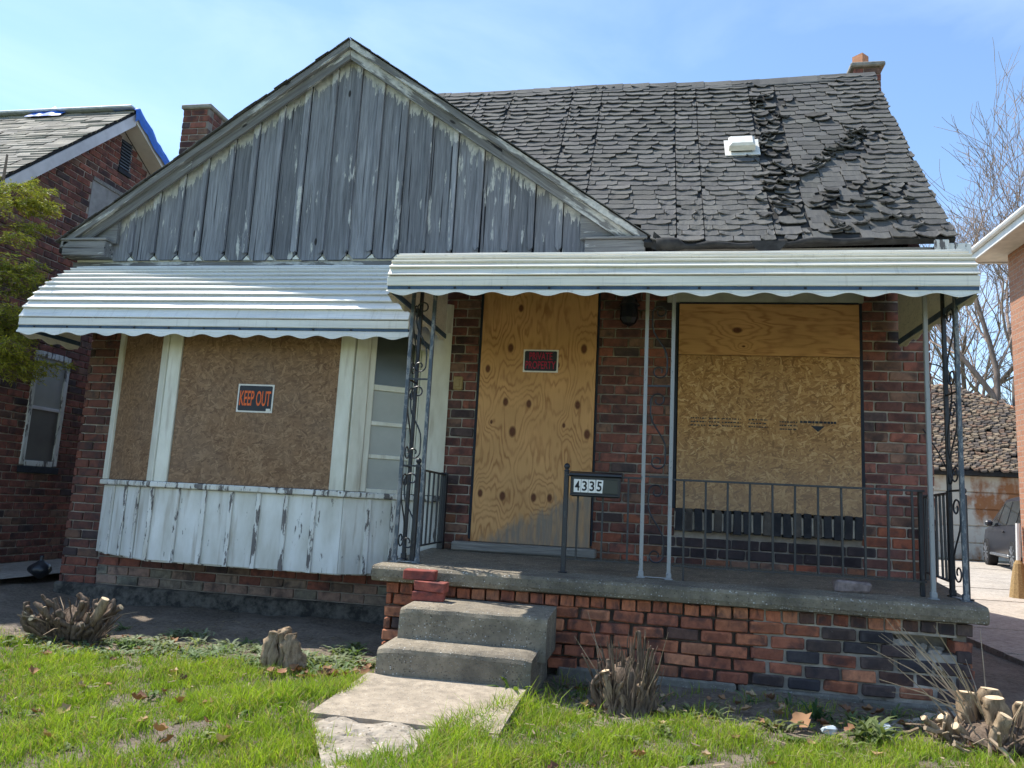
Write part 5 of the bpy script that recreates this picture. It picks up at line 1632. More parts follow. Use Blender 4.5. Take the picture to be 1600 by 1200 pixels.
def side_pt(x, f, side, out=0.012):
    for a, b in zip(ST[:-1], ST[1:]):
        if a[0] <= x <= b[0]:
            t = (x - a[0]) / (b[0] - a[0]); s_ = [lerp(p, q, t) for p, q in zip(a, b)]
            z0, z1 = s_[2], s_[3] - 0.06; w0, w1 = s_[4] - 0.02, s_[5] + 0.02
            return (x, side * (lerp(w0, w1, f) + out), lerp(z0, z1, f))
for side in (-1, 1):
    for (xa, xb, xc, xd) in ((-0.72, 0.2, 0.02, -0.68), (-1.62, -0.80, -0.76, -1.55), (0.26, 1.02, 0.42, 0.10), (-2.0, -1.70, -1.62, -1.9)):
        q = [side_pt(xa, 0.08, side), side_pt(xb, 0.08, side), side_pt(xc, 0.92, side), side_pt(xd, 0.92, side)]
        cpart('side_window', G().add(q, [(0, 1, 2, 3) if side < 0 else (3, 2, 1, 0)]), 'car_glass', body)
    for wx in (-1.38, 1.42):
        w = cpart('wheel', G().add([(x + wx, y + side * 0.84, z + 0.345) for (x, z, y) in [(c_[0], c_[1], c_[2]) for c_ in G().lathe((0, 0, -0.11), [(0.24, 0), (0.33, 0.0), (0.352, 0.03), (0.352, 0.19), (0.33, 0.22), (0.24, 0.22)], 22).v]], G().lathe((0, 0, -0.11), [(0.24, 0), (0.33, 0.0), (0.352, 0.03), (0.352, 0.19), (0.33, 0.22), (0.24, 0.22)], 22).f), 'tyre', car)
        gg = G()
        for k in range(10):
            a = k * math.pi / 5
            gg.bar((wx + 0.05 * math.cos(a), side * 0.955, 0.345 + 0.05 * math.sin(a)), (wx + 0.235 * math.cos(a), side * 0.95, 0.345 + 0.235 * math.sin(a)), 0.035, 0.02, (0, 1, 0))
        cpart('rim', gg, 'rim', w)
    cpart('mirror', G().cbox(0.64, 0.78, side * 0.99 - 0.08, side * 0.99 + 0.08, 1.0, 1.14, 0.04), 'car_paint', body)
    cpart('sill_trim', G().cbox(-0.95, 1.0, side * 0.915 - 0.03, side * 0.915 + 0.03, 0.30, 0.36, 0.01), 'chrome', body)
    cpart('door_handle', G().cbox(-0.62, -0.40, side * 0.95 - 0.02, side * 0.95 + 0.02, 0.86, 0.90, 0.008), 'car_paint', body)
    cpart('headlight', G().cbox(2.0, 2.2, side * 0.66 - 0.15, side * 0.66 + 0.15, 0.68, 0.80, 0.04), 'glass_white', body)
    cpart('tail_light', G().cbox(-2.27, -2.12, side * 0.80 - 0.1, side * 0.80 + 0.1, 0.9, 1.15, 0.03), 'sign_red', body)
cpart('windshield', G().add([(1.22, -0.66, 1.075), (1.22, 0.66, 1.075), (0.60, 0.56, 1.60), (0.60, -0.56, 1.60)], [(0, 1, 2, 3)]), 'car_glass', body)

def bare_tree(loc, h, seed, label):
    r = random.Random(seed)
    gt, gb = G(), G()
    def grow(p, d, ln, rad, lv):
        steps_ = 4 if lv < 2 else 3
        pts = [p]; q = p.copy(); dd = d.copy()
        for i in range(steps_):
            dd = (dd + Vector((r.gauss(0, .13), r.gauss(0, .13), r.gauss(0.04, .08)))).normalized()
            q = q + dd * (ln / steps_); pts.append(q.copy())
        rr = [lerp(rad, rad * 0.58, i / steps_) for i in range(steps_ + 1)]
        (gt if lv < 2 else gb).tube(pts, rr, 7 if lv < 1 else (5 if lv < 2 else 3), None, 1.0, lv < 1)
        if lv >= 6: return
        nch = (4, 3, 4, 4, 3, 2)[lv]
        for k in range(nch):
            i = steps_ if k == 0 else r.randint(1, steps_)
            a = r.uniform(0, 6.28); sp_ = r.uniform(0.35, 0.85) if k else r.uniform(0.1, 0.3)
            o1 = dd.orthogonal().normalized(); o2 = dd.cross(o1)
            nd = (dd * math.cos(sp_) + (o1 * math.cos(a) + o2 * math.sin(a)) * math.sin(sp_) + Vector((0, 0, 0.12))).normalized()
            grow(pts[i], nd, ln * r.uniform(0.62, 0.80), max(0.012, rr[i] * r.uniform(0.55, 0.72)), lv + 1)
    t = thing('bare_tree', label, 'tree', loc, 'bare trees behind the garage')
    base = Vector(loc)
    grow(base, Vector((r.uniform(-.1, .1), 0, 1)).normalized(), h * 0.30, h * 0.018, 0)
    part('trunk', gt, 'tree_bark', t, True)
    part('crown', gb, 'bud_twig', t, True)
    return t
bare_tree((14.6, 33.0, 0.2), 21.0, 5, 'tallest bare budding tree, rising at the right above the garage')
bare_tree((13.4, 37.0, 0.2), 19.0, 9, 'bare twiggy tree close to the house corner, left of the tallest tree')
bare_tree((17.4, 36.0, 0.2), 23.0, 14, 'bare tree half hidden behind the eave of the right house')

# ---------------------------------------------------------------- conifer on the left
def conifer():
    r = random.Random(91)
    bx, by = -6.2, 6.0
    t = thing('conifer_tree', 'yellow-green conifer reaching in at the left edge', 'tree', (bx, by, 0.3))
    part('trunk', G().tube([(bx, by, 0.28), (bx + .02, by, 1.8), (bx, by + .02, 4.3)], [0.07, 0.055, 0.01], 7), 'tree_bark', t)
    gb = G(); V = []; F = []; C = []
    def needles(p, d, n, ln):
        for _ in range(n):
            o = p + Vector((r.gauss(0, .012), r.gauss(0, .012), r.gauss(0, .012)))
            nd = (d * 0.8 + Vector((r.gauss(0, .75), r.gauss(0, .75), r.gauss(-0.1, .6)))).normalized()
            sd = nd.cross(Vector((r.gauss(0, 1), r.gauss(0, 1), r.gauss(0, 1)))).normalized() * r.uniform(0.003, 0.0055)
            l = ln * r.uniform(0.7, 1.3)
            b = len(V); V.extend([o - sd, o + sd, o + nd * l * 0.6 + sd * 0.8, o + nd * l]); F.append((b, b + 1, b + 2, b + 3))
            k = r.random(); c = (lerp(0.15, 0.42, k), lerp(0.19, 0.39, k), lerp(0.03, 0.06, k))
            C.extend([c] * 4)
    for i in range(44):
        z = r.uniform(2.15, 4.05); a = r.uniform(0, 6.28)
        if i < 34: a = r.uniform(-1.1, 0.7)
        L_ = r.uniform(0.42, 0.80) * (1.0 if z < 3.6 else max(0.35, (4.45 - z) / 0.85))
        if r.random() < .3: L_ *= 0.7
        d = Vector((math.cos(a), math.sin(a), 0.15))
        p = Vector((bx, by, z)); pts = [p.copy()]
        n = 12
        for k in range(n):
            d = (d + Vector((r.gauss(0, .05), r.gauss(0, .05), -0.012 + (0.05 if k > 8 else 0)))).normalized()
            p = p + d * (L_ / n); pts.append(p.copy())
            if k > 1:
                for sgn in (-1, 1):
                    if r.random() < 0.3: continue
                    sd = d.cross(Vector((0, 0, 1))).normalized() * sgn
                    q = p.copy(); e = (d * 0.7 + sd * 0.8 + Vector((0, 0, r.uniform(-.5, .15)))).normalized()
                    m_ = 5; sl = 0.30 * (1 - k / n * 0.55) * r.uniform(0.6, 1.1)
                    ps = [q.copy()]
                    for kk in range(m_):
                        e = (e + Vector((0, 0, -0.05))).normalized(); q = q + e * (sl / m_); ps.append(q.copy())
                        needles(q, e, 7, 0.038)
                    gb.tube(ps, 0.003, 3, None, 1, False)
            needles(p, d, 6, 0.042)
        gb.tube(pts, [lerp(0.012, 0.003, k / n) for k in range(n + 1)], 4, None, 1, False)
    part('branches', gb, 'tree_bark', t)
    g = G(); g.v = [tuple(v) for v in V]; g.f = F; g.c = C
    part('crown', g, 'needle', t)
conifer()

# ---------------------------------------------------------------- stumps
def stem(t, pts, rad, mat, cut=True, n=8, lump=0.25, seed=0):
    r = random.Random(seed)
    P = [Vector(p) for p in pts]
    for _ in range(2):
        q = [P[0]]
        for i in range(len(P) - 1):
            q += [P[i].lerp(P[i + 1], .25), P[i].lerp(P[i + 1], .75)]
        P = q + [P[-1]]
    R = [lerp(rad * 1.35, rad if cut else rad * 0.62, i / (len(P) - 1)) for i in range(len(P))]
    g = G().tube(P, R, n)
    out = []
    for i, v in enumerate(g.v):
        c = P[min(i // n, len(P) - 1)]
        k = 1 + lump * (1.1 * mn.noise(Vector((v[0] * 45, v[1] * 45, v[2] * 12))) + 0.9 * mn.noise(Vector((v[0] * 95, v[1] * 95, v[2] * 40))))
        out.append(tuple(c + (Vector(v) - c) * k))
    g.v = out
    o = part('stem', g, mat, t, True)
    if cut:
        d = (P[-1] - P[-2]).normalized(); a = d.orthogonal().normalized(); b = d.cross(a)
        c = P[-1] + d * 0.001
        vv = [c + (a * math.cos(2 * math.pi * k / 12) + b * math.sin(2 * math.pi * k / 12)) * rad * 0.93 for k in range(12)] + [c + d * 0.002]
        part('cut_end', G().add(vv, [(k, (k + 1) % 12, 12) for k in range(12)]), 'cut_wood', o)
    return o
def stump(label, c, stems, loc=None):
    t = thing('stump', label, 'stump', c, 'cut-back stumps')
    return t
def lump_base(t, c, rx, ry, h, mat, seed):
    g = G(); vv = []; N, K = 20, 7
    for j in range(K):
        f = j / (K - 1)
        for i in range(N):
            a = 2 * math.pi * i / N
            k = 1 + 0.45 * mn.noise(Vector((math.cos(a) * 2.2 + seed, math.sin(a) * 2.2, f * 2))) + 0.2 * mn.noise(Vector((math.cos(a) * 7, math.sin(a) * 7, f * 6 + seed)))
            s_ = math.cos(f * math.pi / 2) ** 0.6
            vv.append((c[0] + rx * k * s_ * math.cos(a), c[1] + ry * k * s_ * math.sin(a), c[2] - 0.04 + (h + 0.04) * f * (0.8 + 0.4 * k * 0.5)))
    g.add(vv, [(j * N + i, j * N + (i + 1) % N, (j + 1) * N + (i + 1) % N, (j + 1) * N + i) for j in range(K - 1) for i in range(N)] + [tuple((K - 1) * N + i for i in range(N))])
    return part('root_mass', g, mat, t, True)
def fibres(t, c, n, rx, ry, hmin, hmax, spread, seed):
    r = random.Random(seed); g = G()
    for k in range(n):
        a = r.uniform(0, 6.28); q = math.sqrt(r.random())
        b = Vector((c[0] + rx * q * math.cos(a), c[1] + ry * q * math.sin(a), c[2] - 0.01))
        d = Vector((math.cos(a) * spread * q + r.gauss(0, .10), math.sin(a) * spread * q + r.gauss(0, .08), 1)).normalized()
        L_ = r.uniform(hmin, hmax) * (1.1 - 0.5 * q * q); rad = r.uniform(0.002, 0.0065)
        bend = Vector((r.gauss(0, .02), r.gauss(0, .02), 0))
        g.tube([b, b + d * L_ * 0.5 + bend * 0.4, b + d * L_ * 0.85 + bend, b + d * L_ + bend * 1.5], [rad * 1.6, rad * 1.2, rad, rad * r.uniform(0.2, 0.9)], 5, None, r.uniform(0.4, 1.0))
    part('splintered_stems', g, 'stump_bark', t, False, kind='stuff')
r = random.Random(101)
c = (-3.62, 4.52, gz(-3.62, 4.52))
t = stump('wide gnarled bush stump with splayed cut stems, by the left house corner', c, None)
lump_base(t, c, 0.20, 0.15, 0.22, 'stump_bark', 1.0)
fibres(t, c, 150, 0.20, 0.14, 0.14, 0.30, 0.8, 5)
for k in range(50):
    a = r.uniform(0, 6.28) if k > 19 else math.pi * (k / 19.0) + math.pi
    sp_ = r.uniform(0.2, 1.5); L_ = r.uniform(0.10, 0.30)
    b = Vector((c[0] + 0.10 * math.cos(a), c[1] + 0.08 * math.sin(a), c[2] + r.uniform(0.0, 0.05)))
    d = Vector((math.cos(a) * sp_, math.sin(a) * sp_, 1.0)).normalized()
    pts = [b, b + d * L_ * 0.35 + Vector((r.uniform(-.04, .04), r.uniform(-.04, .04), 0)), b + d * L_ * 0.7 + Vector((r.uniform(-.04, .04), r.uniform(-.04, .04), 0)), b + d * L_ + Vector((r.uniform(-.05, .05), 0, r.uniform(-.02, .03)))]
    stem(t, pts, r.uniform(0.008, 0.025), 'stump_bark', r.random() < 0.4, 8, 0.6, k)
stem(t, [(c[0] + .12, c[1] - .05, c[2] + .05), (c[0] + .22, c[1] - .06, c[2] + .17), (c[0] + .27, c[1] - .06, c[2] + .29)], 0.026, 'stump_pale', True, 8)
for k in range(7):
    a = r.uniform(0, 6.28)
    p0 = Vector(c) + Vector((0.1 * math.cos(a), 0.1 * math.sin(a), 0.1)); d = Vector((math.cos(a) * 1.2, math.sin(a) * 1.2, r.uniform(0.1, 0.9))).normalized()
    part('twig', G().tube([p0, p0 + d * 0.15, p0 + d * 0.30 + Vector((0, 0, -.03))], [0.004, 0.003, 0.0015], 4), 'twig', t)
c = (-2.02, 4.22, gz(-2.02, 4.22))
t = stump('small hollow pale stump standing in the grass left of the steps', c, None)
for k, (dx, dy, tx, ty, h, rr) in enumerate(((-0.085, 0, -0.045, 0.0, 0.20, 0.040), (0.075, 0, 0.03, 0.02, 0.19, 0.045), (0.0, 0.06, -0.01, 0.03, 0.215, 0.05), (-0.045, -0.03, -0.035, 0.0, 0.19, 0.022), (0.115, 0.01, 0.065, 0.01, 0.12, 0.035), (0.01, -0.0, -0.012, -.005, 0.2, 0.018))):
    stem(t, [(c[0] + dx, c[1] + dy, c[2] - 0.03), (c[0] + lerp(dx, tx, 0.3), c[1] + dy, c[2] + h * 0.55), (c[0] + tx, c[1] + ty, c[2] + h)], rr, 'stump_pale', False, 12, 0.8, k + 40)
c = (-0.085, 4.12, gz(-0.085, 4.12))
t = stump('ragged upright shrub stump in front of the porch bricks', c, None)
lump_base(t, c, 0.14, 0.10, 0.26, 'stump_bark', 3.0)
fibres(t, c, 170, 0.14, 0.10, 0.16, 0.40, 0.15, 6)
for k in range(16):
    a = r.uniform(0, 6.28); q = r.uniform(0.02, 0.125)
    b = Vector((c[0] + q * math.cos(a) * 1.05, c[1] + q * math.sin(a) * 0.8, c[2] - 0.02)); L_ = r.uniform(0.12, 0.33)
    d = Vector((math.cos(a) * 0.12 + r.gauss(0, .12), math.sin(a) * 0.12, 1)).normalized()
    L_ *= 0.8
    stem(t, [b, b + d * L_ * 0.4 + Vector((r.gauss(0, .014), r.gauss(0, .01), 0)), b + d * L_ * 0.75 + Vector((r.gauss(0, .02), 0, 0)), b + d * L_ + Vector((r.gauss(0, .03), 0, 0))], r.uniform(0.008, 0.021), r.choice(['stump_bark', 'stump_bark', 'stump_bark', 'stump_pale']), k % 6 == 0, 7, 0.8, k + 80)
stem(t, [(c[0] + .055, c[1] - .04, c[2]), (c[0] + .06, c[1] - .04, c[2] + .22), (c[0] + .045, c[1] - .04, c[2] + .40)], 0.016, 'stump_bark', False, 8, 0.8, 7)
for k in range(9):
    a = r.uniform(0, 6.28)
    p0 = Vector(c) + Vector((0.09 * math.cos(a), 0.08 * math.sin(a), 0.05)); d = Vector((math.cos(a) * 0.5, math.sin(a) * 0.4, r.uniform(0.7, 1.3))).normalized(); L_ = r.uniform(0.2, 0.46)
    part('twig', G().tube([p0, p0 + d * L_ * 0.5, p0 + d * L_ + Vector((r.uniform(-.04, .04), 0, 0))], [0.003, 0.0022, 0.0012], 4), 'twig', t)
c = (1.56, 4.02, gz(1.56, 4.02))
t = stump('pale chopped stump cluster with thick cut trunks at the lower right corner', c, None)
lump_base(t, c, 0.24, 0.17, 0.12, 'stump_bark', 5.0)
fibres(t, c, 110, 0.24, 0.16, 0.08, 0.20, 0.9, 7)
for k, (dx, dy, tx, ty, h, rr) in enumerate(((-0.09, 0.05, -0.085, 0.06, 0.22, 0.040), (0.01, 0.07, 0.02, 0.08, 0.24, 0.044), (0.02, -0.01, 0.0, -0.02, 0.22, 0.045), (0.13, 0.02, 0.135, 0.02, 0.20, 0.034), (-0.06, -0.09, 0.0, -0.13, 0.17, 0.030), (0.20, -0.03, 0.26, -0.05, 0.22, 0.04), (0.12, -0.10, 0.16, -0.13, 0.13, 0.04), (-0.14, 0.0, -0.22, -0.02, 0.12, 0.028))):
    stem(t, [(c[0] + dx, c[1] + dy, c[2] - 0.03), (c[0] + (dx + tx) / 2, c[1] + (dy + ty) / 2, c[2] + h * .5), (c[0] + tx, c[1] + ty, c[2] + h)], rr * 0.9, 'stump_pale', True, 14, 0.5, k + 150)
for k in range(16):
    a = r.uniform(0, 6.28); q = r.uniform(0.05, 0.2)
    b = Vector((c[0] + q * math.cos(a), c[1] + q * math.sin(a) * .8, c[2])); L_ = r.uniform(0.08, 0.2); d = Vector((math.cos(a) * .9, math.sin(a) * .9 - .2, .7)).normalized()
    stem(t, [b, b + d * L_ * .5, b + d * L_], r.uniform(0.008, 0.02), r.choice(['stump_bark', 'stump_pale']), k % 2 == 0, 6, 0.4, k + 190)
for k in range(26):
    a = r.uniform(2.0, 4.6) if k < 14 else r.uniform(0, 6.28)
    p0 = Vector(c) + Vector((0.12 * math.cos(a), 0.1 * math.sin(a), r.uniform(0.03, 0.18))); d = Vector((math.cos(a) * 1.0, math.sin(a) * 0.5, r.uniform(0.0, 1.3))).normalized(); L_ = r.uniform(0.2, 0.55)
    part('twig', G().tube([p0, p0 + d * L_ * 0.5 + Vector((0, 0, .02)), p0 + d * L_], [0.0042, 0.003, 0.0015], 4), 'twig', t)

for k in range(46):
    a = r.uniform(0, 6.28); q = r.uniform(0.1, 0.34)
    p0 = Vector((c[0] + q * math.cos(a) * 1.1, c[1] + q * math.sin(a) * 0.7 - 0.03, c[2] + r.uniform(0.01, 0.07)))
    d = Vector((r.gauss(0, 1), r.gauss(0, .6), r.gauss(0, .35))).normalized() * r.uniform(0.03, 0.10)
    part('branch_scrap', G().tube([p0 - d, p0 + Vector((r.gauss(0, .008), 0, r.gauss(0, .008))), p0 + d], r.uniform(0.004, 0.012), 5), r.choice(['stump_pale', 'stump_bark', 'twig']), t)

# trash bag
g = G(); vv = []; N, K = 22, 12
for j in range(K):
    f = j / (K - 1)
    rad = 0.092 * (math.sin(min(1, f * 1.25) * math.pi * 0.92 + 0.12)) if f < 0.82 else 0.018
    for i in range(N):
        a = 2 * math.pi * i / N
        k = 1 + 0.28 * mn.noise(Vector((math.cos(a) * 2.5, math.sin(a) * 2.5, f * 3.5))) + 0.10 * math.sin(a * 7 + f * 4)
        vv.append((-5.36 + rad * k * math.cos(a), 6.22 + rad * k * math.sin(a) * 0.9, 0.338 + 0.20 * f))
g.add(vv, [(j * N + i, j * N + (i + 1) % N, (j + 1) * N + (i + 1) % N, (j + 1) * N + i) for j in range(K - 1) for i in range(N)] + [tuple((K - 1) * N + i for i in range(N)), tuple(range(N - 1, -1, -1))])
solo('trash_bag', g, 'black_plastic', 'small dark trash bag at the left corner of the brick house', 'bag', (-5.36, 6.22, 0.30), None, True)

# ---------------------------------------------------------------- weeds, leaves, rubble, grass
def leafy(c, n, ln, w, up, seed, tone):
    r = random.Random(seed); g = G()
    for k in range(n):
        a = r.uniform(0, 6.28); el = r.uniform(up * 0.5, up * 1.3); L_ = ln * r.uniform(0.6, 1.2); ww = w * r.uniform(0.7, 1.2)
        d = Vector((math.cos(a), math.sin(a), 0)); sd = Vector((-math.sin(a), math.cos(a), 0))
        p = Vector(c) + Vector((r.gauss(0, ln * .25), r.gauss(0, ln * .25), 0)); e = el
        pts = []; n_ = 5
        for i in range(n_):
            pts.append(p.copy()); p = p + (d * math.cos(e) + Vector((0, 0, math.sin(e)))) * (L_ / (n_ - 1)); e -= 0.38
        ws = [0.25, 0.85, 1.0, 0.7, 0.05]
        vv = []
        for q, s_ in zip(pts, ws):
            vv += [q - sd * ww * s_ * .5 + Vector((0, 0, .15 * ww * s_)), q, q + sd * ww * s_ * .5 + Vector((0, 0, .15 * ww * s_))]
        kk = r.uniform(0.7, 1.3); col = tuple(x * kk for x in tone)
        g.add(vv, [(i * 3 + j, i * 3 + j + 1, (i + 1) * 3 + j + 1, (i + 1) * 3 + j) for i in range(4) for j in range(2)], col)
    return g
def weed(x, y, n, ln, w, up, seed, tone, label, group=None):
    z = gz(x, y)
    return solo('weed_plant', leafy((x, y, z), n, ln, w, up, seed, tone), 'weed_leaf', label, 'weed', (x, y, z), group)
weed(1.02, 3.93, 52, 0.15, 0.022, 1.1, 1, (0.12, 0.155, 0.055), 'large leafy weed clump in front of the right stump cluster')
weed(-0.69, 4.13, 34, 0.15, 0.022, 1.2, 2, (0.15, 0.22, 0.035), 'bright leafy weed against the lower right corner of the steps')
weed(0.62, 4.02, 26, 0.12, 0.018, 0.9, 3, (0.13, 0.15, 0.06), 'low grey-green weed at the edge of the lawn left of the large leafy clump')
weed(0.12, 4.02, 20, 0.10, 0.016, 0.9, 4, (0.14, 0.17, 0.06), 'low weed tucked in just right of the ragged upright stump')
weed(0.86, 4.28, 30, 0.12, 0.014, 1.2, 5, (0.045, 0.09, 0.035), 'dark grassy weed in shade under the right half of the porch base')
weed(-1.74, 5.7, 26, 0.16, 0.012, 1.3, 6, (0.04, 0.075, 0.03), 'dark grass tuft against the wall left of the porch')
weed(1.72, 3.86, 20, 0.12, 0.02, 1.0, 7, (0.15, 0.17, 0.07), 'small weed in front of the thick cut trunks at the right edge')
rw = random.Random(33)
k = 0
while k < 110:
    x = rw.uniform(-3.9, -1.60); y = rw.uniform(4.12, 4.68) if k % 3 else rw.uniform(4.5, 5.1) + 0.12 * (-2.4 - x) * 0.3
    if abs(x + 2.02) < .14 and abs(y - 4.22) < .1: continue
    weed(x, y, rw.randint(14, 24), rw.uniform(0.07, 0.12), 0.018, 0.85, 200 + k, rw.choice([(0.17, 0.21, 0.11), (0.24, 0.27, 0.16), (0.12, 0.18, 0.07)]), 'low small-leaved weed among the ground cover left of the steps', 'small weeds at the shaded edge of the left lawn')
    k += 1
for k in range(34):
    x = rw.uniform(-0.5, 1.5); y = rw.uniform(4.0, 4.7)
    weed(x, y, rw.randint(9, 17), rw.uniform(0.06, 0.11), 0.013, 1.0, 300 + k, rw.choice([(0.09, 0.14, 0.06), (0.16, 0.20, 0.09)]), 'small weed sprouting from dark soil along the porch base', 'small weeds along the porch base')

def leaf_geom(seed):
    r = random.Random(seed); g = G(); N = 7
    vv = []; cu = r.uniform(0.5, 1.3); tw = r.uniform(-1.2, 1.2)
    for i in range(N):
        f = i / (N - 1); w = 0.36 * math.sin(f * math.pi) ** 0.7 * (1 + 0.35 * math.sin(i * 2.4 + seed)) + 0.01
        for s_ in (-1, 0, 1):
            vv.append(((f - .5), s_ * w, cu * (0.9 * (f - .5) ** 2 + 0.9 * abs(s_) * w) + tw * s_ * w * (f - .5) - 0.04))
    col = r.choice([(0.30, 0.165, 0.085), (0.24, 0.12, 0.065), (0.38, 0.24, 0.13), (0.17, 0.085, 0.05), (0.44, 0.31, 0.19)])
    g.add(vv, [(i * 3 + j, (i + 1) * 3 + j, (i + 1) * 3 + j + 1, i * 3 + j + 1) for i in range(N - 1) for j in range(2)], col)
    return mesh_of('fallen_leaf', g, 'dry_leaf', (0, 0, 0), True)
LEAF = [leaf_geom(k) for k in range(10)]
rl = random.Random(44)
def leaf(x, y, lift, label, group, size=None):
    o = bpy.data.objects.new('fallen_leaf', LEAF[rl.randrange(10)])
    s_ = size or rl.uniform(0.035, 0.072)
    loc = (x, y, gz(x, y) + lift + s_ * 0.12)
    o.location = loc; o.scale = (s_, s_, s_); o.rotation_euler = (rl.uniform(-.5, .5), rl.uniform(-.5, .5), rl.uniform(0, 6.28))
    o['label'] = label; o['category'] = 'leaf'; o['group'] = group
    link(o, None, loc)
k = 0
while k < 46:
    x = rl.uniform(-3.4, 1.5); y = rl.uniform(2.75, 4.2)
    if -1.6 < x < -0.45: continue
    if x < -0.95 * y + 0.3 and False: continue
    leaf(x, y, 0.022, 'dry brown leaf lying on the green lawn', 'dead leaves on the lawn'); k += 1
for k in range(34):
    leaf(-1.72 + rl.gauss(0, .14) - 0.0, 4.12 + rl.gauss(0, .06), rl.uniform(0.005, 0.03), 'dry brown leaf in the drift between the hollow stump and the steps', 'dead leaves drifted beside the hollow stump')
for k in range(44):
    leaf(rl.uniform(-0.5, 1.45), rl.uniform(4.02, 4.72), 0.008, 'dry leaf on the dark soil in front of the porch bricks', 'dead leaves along the porch base')
for k in range(40):
    leaf(rl.uniform(-3.9, -2.9), rl.uniform(4.25, 4.8), 0.01, 'dry leaf on the bare ground round the wide bush stump', 'dead leaves round the bush stump', rl.uniform(0.035, 0.07))
for k in range(9):
    leaf(rl.uniform(-1.72, -1.5), rl.uniform(4.25, 4.6), 0.01, 'dry leaf in the shaded corner left of the steps', 'dead leaves in the corner by the steps')
leaf(0.74, 4.06, 0.03, 'large tan sheet-like dead leaf near the right foot of the porch base', 'large dead leaf', 0.12)
for k, (x, y, s_, mt) in enumerate(((0.86, 4.06, 0.03, 'glass_white'), (1.12, 4.12, 0.036, 'glass_white'), (1.2, 4.2, 0.03, 'rubble_concrete'), (1.3, 4.28, 0.04, 'rubble_concrete'), (1.42, 4.36, 0.05, 'rubble_concrete'), (1.52, 4.45, 0.06, 'rubble_concrete'), (1.24, 4.32, 0.028, 'block_concrete'), (1.05, 4.25, 0.024, 'block_concrete'), (1.62, 4.6, 0.05, 'block_concrete'))):
    z = gz(x, y)
    solo('rubble_stone', G().cbox(x - s_, x + s_, y - s_ * .8, y + s_ * .8, z - 0.01, z + s_, s_ * 0.35, None, s_ * 0.3, rw), mt, 'broken stone lying at the crumbled right foot of the porch', 'stone', (x, y, z), 'rubble by the broken porch corner')

# bits of dead grass, bark and twig on the bare soil
g = G(); r = random.Random(55)
for k in range(4200):
    x = r.uniform(-4.3, 1.9); y = r.uniform(3.0, 5.6) if x < -1.6 else r.uniform(3.0, 4.8)
    if -1.5 < x < -0.58 and (y < 4.15 or y > 4.1): continue
    if y < 4.2 and r.random() < 0.55: continue
    a = r.uniform(0, 3.14); L_ = r.uniform(0.006, 0.024); z = gz(x, y) + (r.uniform(0.006, 0.022) if y > 4.25 else r.uniform(0.012, 0.042))
    d = Vector((math.cos(a), math.sin(a), r.uniform(-.2, .2))) * L_; s_ = Vector((-math.sin(a), math.cos(a), r.uniform(-.5, .5))) * r.uniform(0.0012, 0.004)
    c = Vector((x, y, z)); kk = r.uniform(0.3, 1.0)
    g.add([c - d - s_, c + d - s_, c + d + s_, c - d + s_], [(0, 1, 2, 3)], (0.36 * kk, 0.28 * kk, 0.18 * kk))
structure('ground_litter', g, 'dry_leaf', False, 'stuff', 'small scraps of dead grass, bark and leaf on the soil', 'litter')

# broad-leaved weeds matted into the lawn
g = G(); r = random.Random(66)
for k in range(90):
    x = r.uniform(-3.6, 1.6); y = r.uniform(2.7, 4.15)
    if -1.6 < x < -0.5: continue
    q = leafy((x, y, gz(x, y) + 0.01), r.randint(6, 12), r.uniform(0.04, 0.075), 0.02, 0.8, 500 + k, r.choice([(0.10, 0.16, 0.04), (0.15, 0.19, 0.06), (0.20, 0.22, 0.10)]))
    g.add(q.v, q.f); g.c += q.c
structure('lawn_weeds', g, 'weed_leaf', False, 'stuff', 'low broad-leaved weeds matted into the lawn grass', 'weeds')

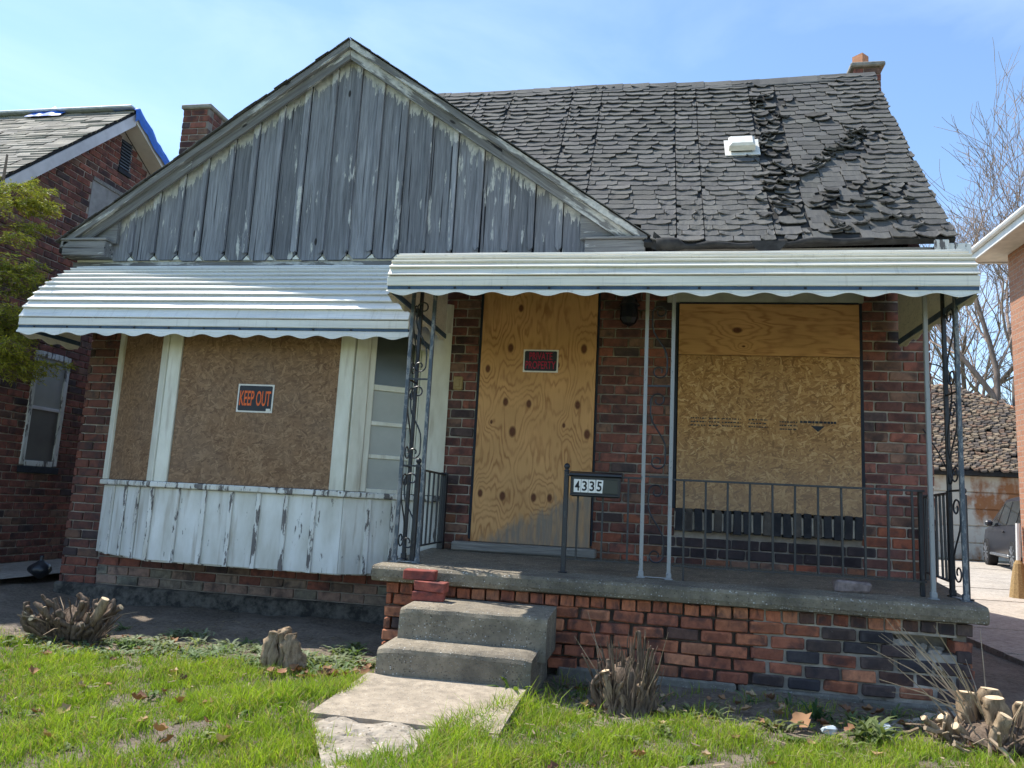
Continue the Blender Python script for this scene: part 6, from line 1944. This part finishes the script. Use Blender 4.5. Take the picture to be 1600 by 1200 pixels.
def grass():
    R = np.random.default_rng(12)
    n = 430000
    x = R.uniform(-4.6, 2.3, n); y = R.uniform(2.1, 5.0, n)
    def fbm(fx, fy, s):
        return (np.sin(fx * 3.1 * s + 1.3) * np.cos(fy * 2.7 * s + .4) + 0.6 * np.sin(fx * 7.3 * s - fy * 5.1 * s + 2.0) + 0.4 * np.cos(fx * 13.7 * s + fy * 11.9 * s)) / 2.0
    f1 = fbm(x, y, 1.0); f2 = fbm(x + 5, y - 3, 2.3)
    edge = np.where(x < -1.0, 4.30 + 0.10 * f1 - 0.05 * np.clip(x + 3.0, 0, 2), 4.03 + 0.07 * f1 - 0.10 * np.clip(x - 0.4, 0, 2))
    p = np.clip((edge - y) / 0.16, 0, 1) * 0.9 + 0.10 * (y < 4.75) * np.clip(f2 + .3, 0, 1)
    p *= np.clip(0.70 + 0.75 * f2 + 0.25 * f1, 0.10, 1)
    wl = -1.45 + 0.035 * f2 + 0.62 * np.clip(3.38 - y, 0, 1); wr = np.where(y > 3.95, -0.61, -0.66 - 0.20 * np.clip((3.95 - y) / 0.5, 0, 1)) + 0.05 * f2
    onwalk = (x > wl) & (x < wr)
    p = np.where(onwalk, 0, p)
    crack = onwalk & (y < 3.2) & (f2 > 0.3)
    p = np.where(crack, 0.2, p)
    p = np.where(onwalk & (y < 2.97 + 0.05 * f2), 0.75, p)
    p = np.where((x > -1.46) & (x < -0.52) & (y > 4.08), 0, p)
    keep = R.random(n) < p
    x, y, f1, f2 = x[keep], y[keep], f1[keep], f2[keep]; n = len(x)
    z = np.array([gz(a, b) for a, b in zip(x, y)]) - 0.004
    tuft = np.exp(-((x - wr_at(y)) ** 2) / (2 * 0.16 ** 2)) + 0.8 * np.exp(-((x + 1.62) ** 2 + (y - 3.5) ** 2) / (2 * 0.22 ** 2)) 
    L_ = R.uniform(0.020, 0.066, n) * (1 + 0.45 * f2 + 1.0 * tuft) * (1 + 0.6 * (R.random(n) < 0.05))
    a = R.uniform(0, 2 * np.pi, n); lean = R.uniform(0.15, 0.95, n)
    w = R.uniform(0.0011, 0.0026, n) * (1 + 0.25 * tuft)
    dx, dy = np.cos(a), np.sin(a)
    b2 = R.uniform(0, 2 * np.pi, n); sx, sy = np.cos(b2) * w, np.sin(b2) * w
    V = np.zeros((n, 5, 3), np.float32)
    for i, (t, ww) in enumerate(((0, 1.0), (0.55, 0.85))):
        ox = dx * L_ * lean * t * t * 1.1; oy = dy * L_ * lean * t * t * 1.1; oz = L_ * t * (1 - 0.25 * lean * t)
        V[:, i * 2, 0] = x + ox - sx * ww; V[:, i * 2, 1] = y + oy - sy * ww; V[:, i * 2, 2] = z + oz
        V[:, i * 2 + 1, 0] = x + ox + sx * ww; V[:, i * 2 + 1, 1] = y + oy + sy * ww; V[:, i * 2 + 1, 2] = z + oz
    V[:, 4, 0] = x + dx * L_ * lean * 1.1; V[:, 4, 1] = y + dy * L_ * lean * 1.1; V[:, 4, 2] = z + L_ * (1 - 0.3 * lean)
    k = R.random(n); dry = (R.random(n) < 0.19 + 0.16 * np.clip(f1, 0, 1))
    tone = np.clip(0.5 + 0.5 * f2 + 0.35 * (k - .5), 0, 1)
    C = np.stack([0.115 + 0.255 * tone, 0.235 + 0.23 * tone, 0.022 + 0.026 * tone], 1) * R.uniform(0.75, 1.2, (n, 1))
    C[dry] = np.array([0.40, 0.34, 0.15]) * R.uniform(0.6, 1.1, (dry.sum(), 1))
    me = bpy.data.meshes.new('grass')
    me.vertices.add(n * 5); me.vertices.foreach_set('co', V.ravel())
    base = (np.arange(n) * 5)[:, None]
    quads = base + np.array([0, 1, 3, 2]); tris = base + np.array([2, 3, 4])
    loops = np.concatenate([quads, tris], 1).ravel().astype(np.int32)
    me.loops.add(n * 7); me.loops.foreach_set('vertex_index', loops)
    ls = np.empty(n * 2, np.int32); ls[0::2] = np.arange(n) * 7; ls[1::2] = np.arange(n) * 7 + 4
    lt = np.empty(n * 2, np.int32); lt[0::2] = 4; lt[1::2] = 3
    me.polygons.add(n * 2); me.polygons.foreach_set('loop_start', ls); me.polygons.foreach_set('loop_total', lt)
    ca = me.color_attributes.new('Col', 'FLOAT_COLOR', 'POINT')
    cc = np.ones((n, 5, 4), np.float32); cc[:, :, :3] = C[:, None, :]
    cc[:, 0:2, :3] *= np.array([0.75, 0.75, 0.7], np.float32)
    ca.data.foreach_set('color', cc.ravel())
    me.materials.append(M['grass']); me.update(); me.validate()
    o = bpy.data.objects.new('grass', me)
    o['kind'] = 'stuff'; o['label'] = 'bright green patchy lawn grass in front of the house'; o['category'] = 'grass'
    link(o)
def wr_at(y):
    return np.where(y > 3.95, -0.58, -0.62 - 0.20 * np.clip((3.95 - y) / 0.5, 0, 1))
grass()
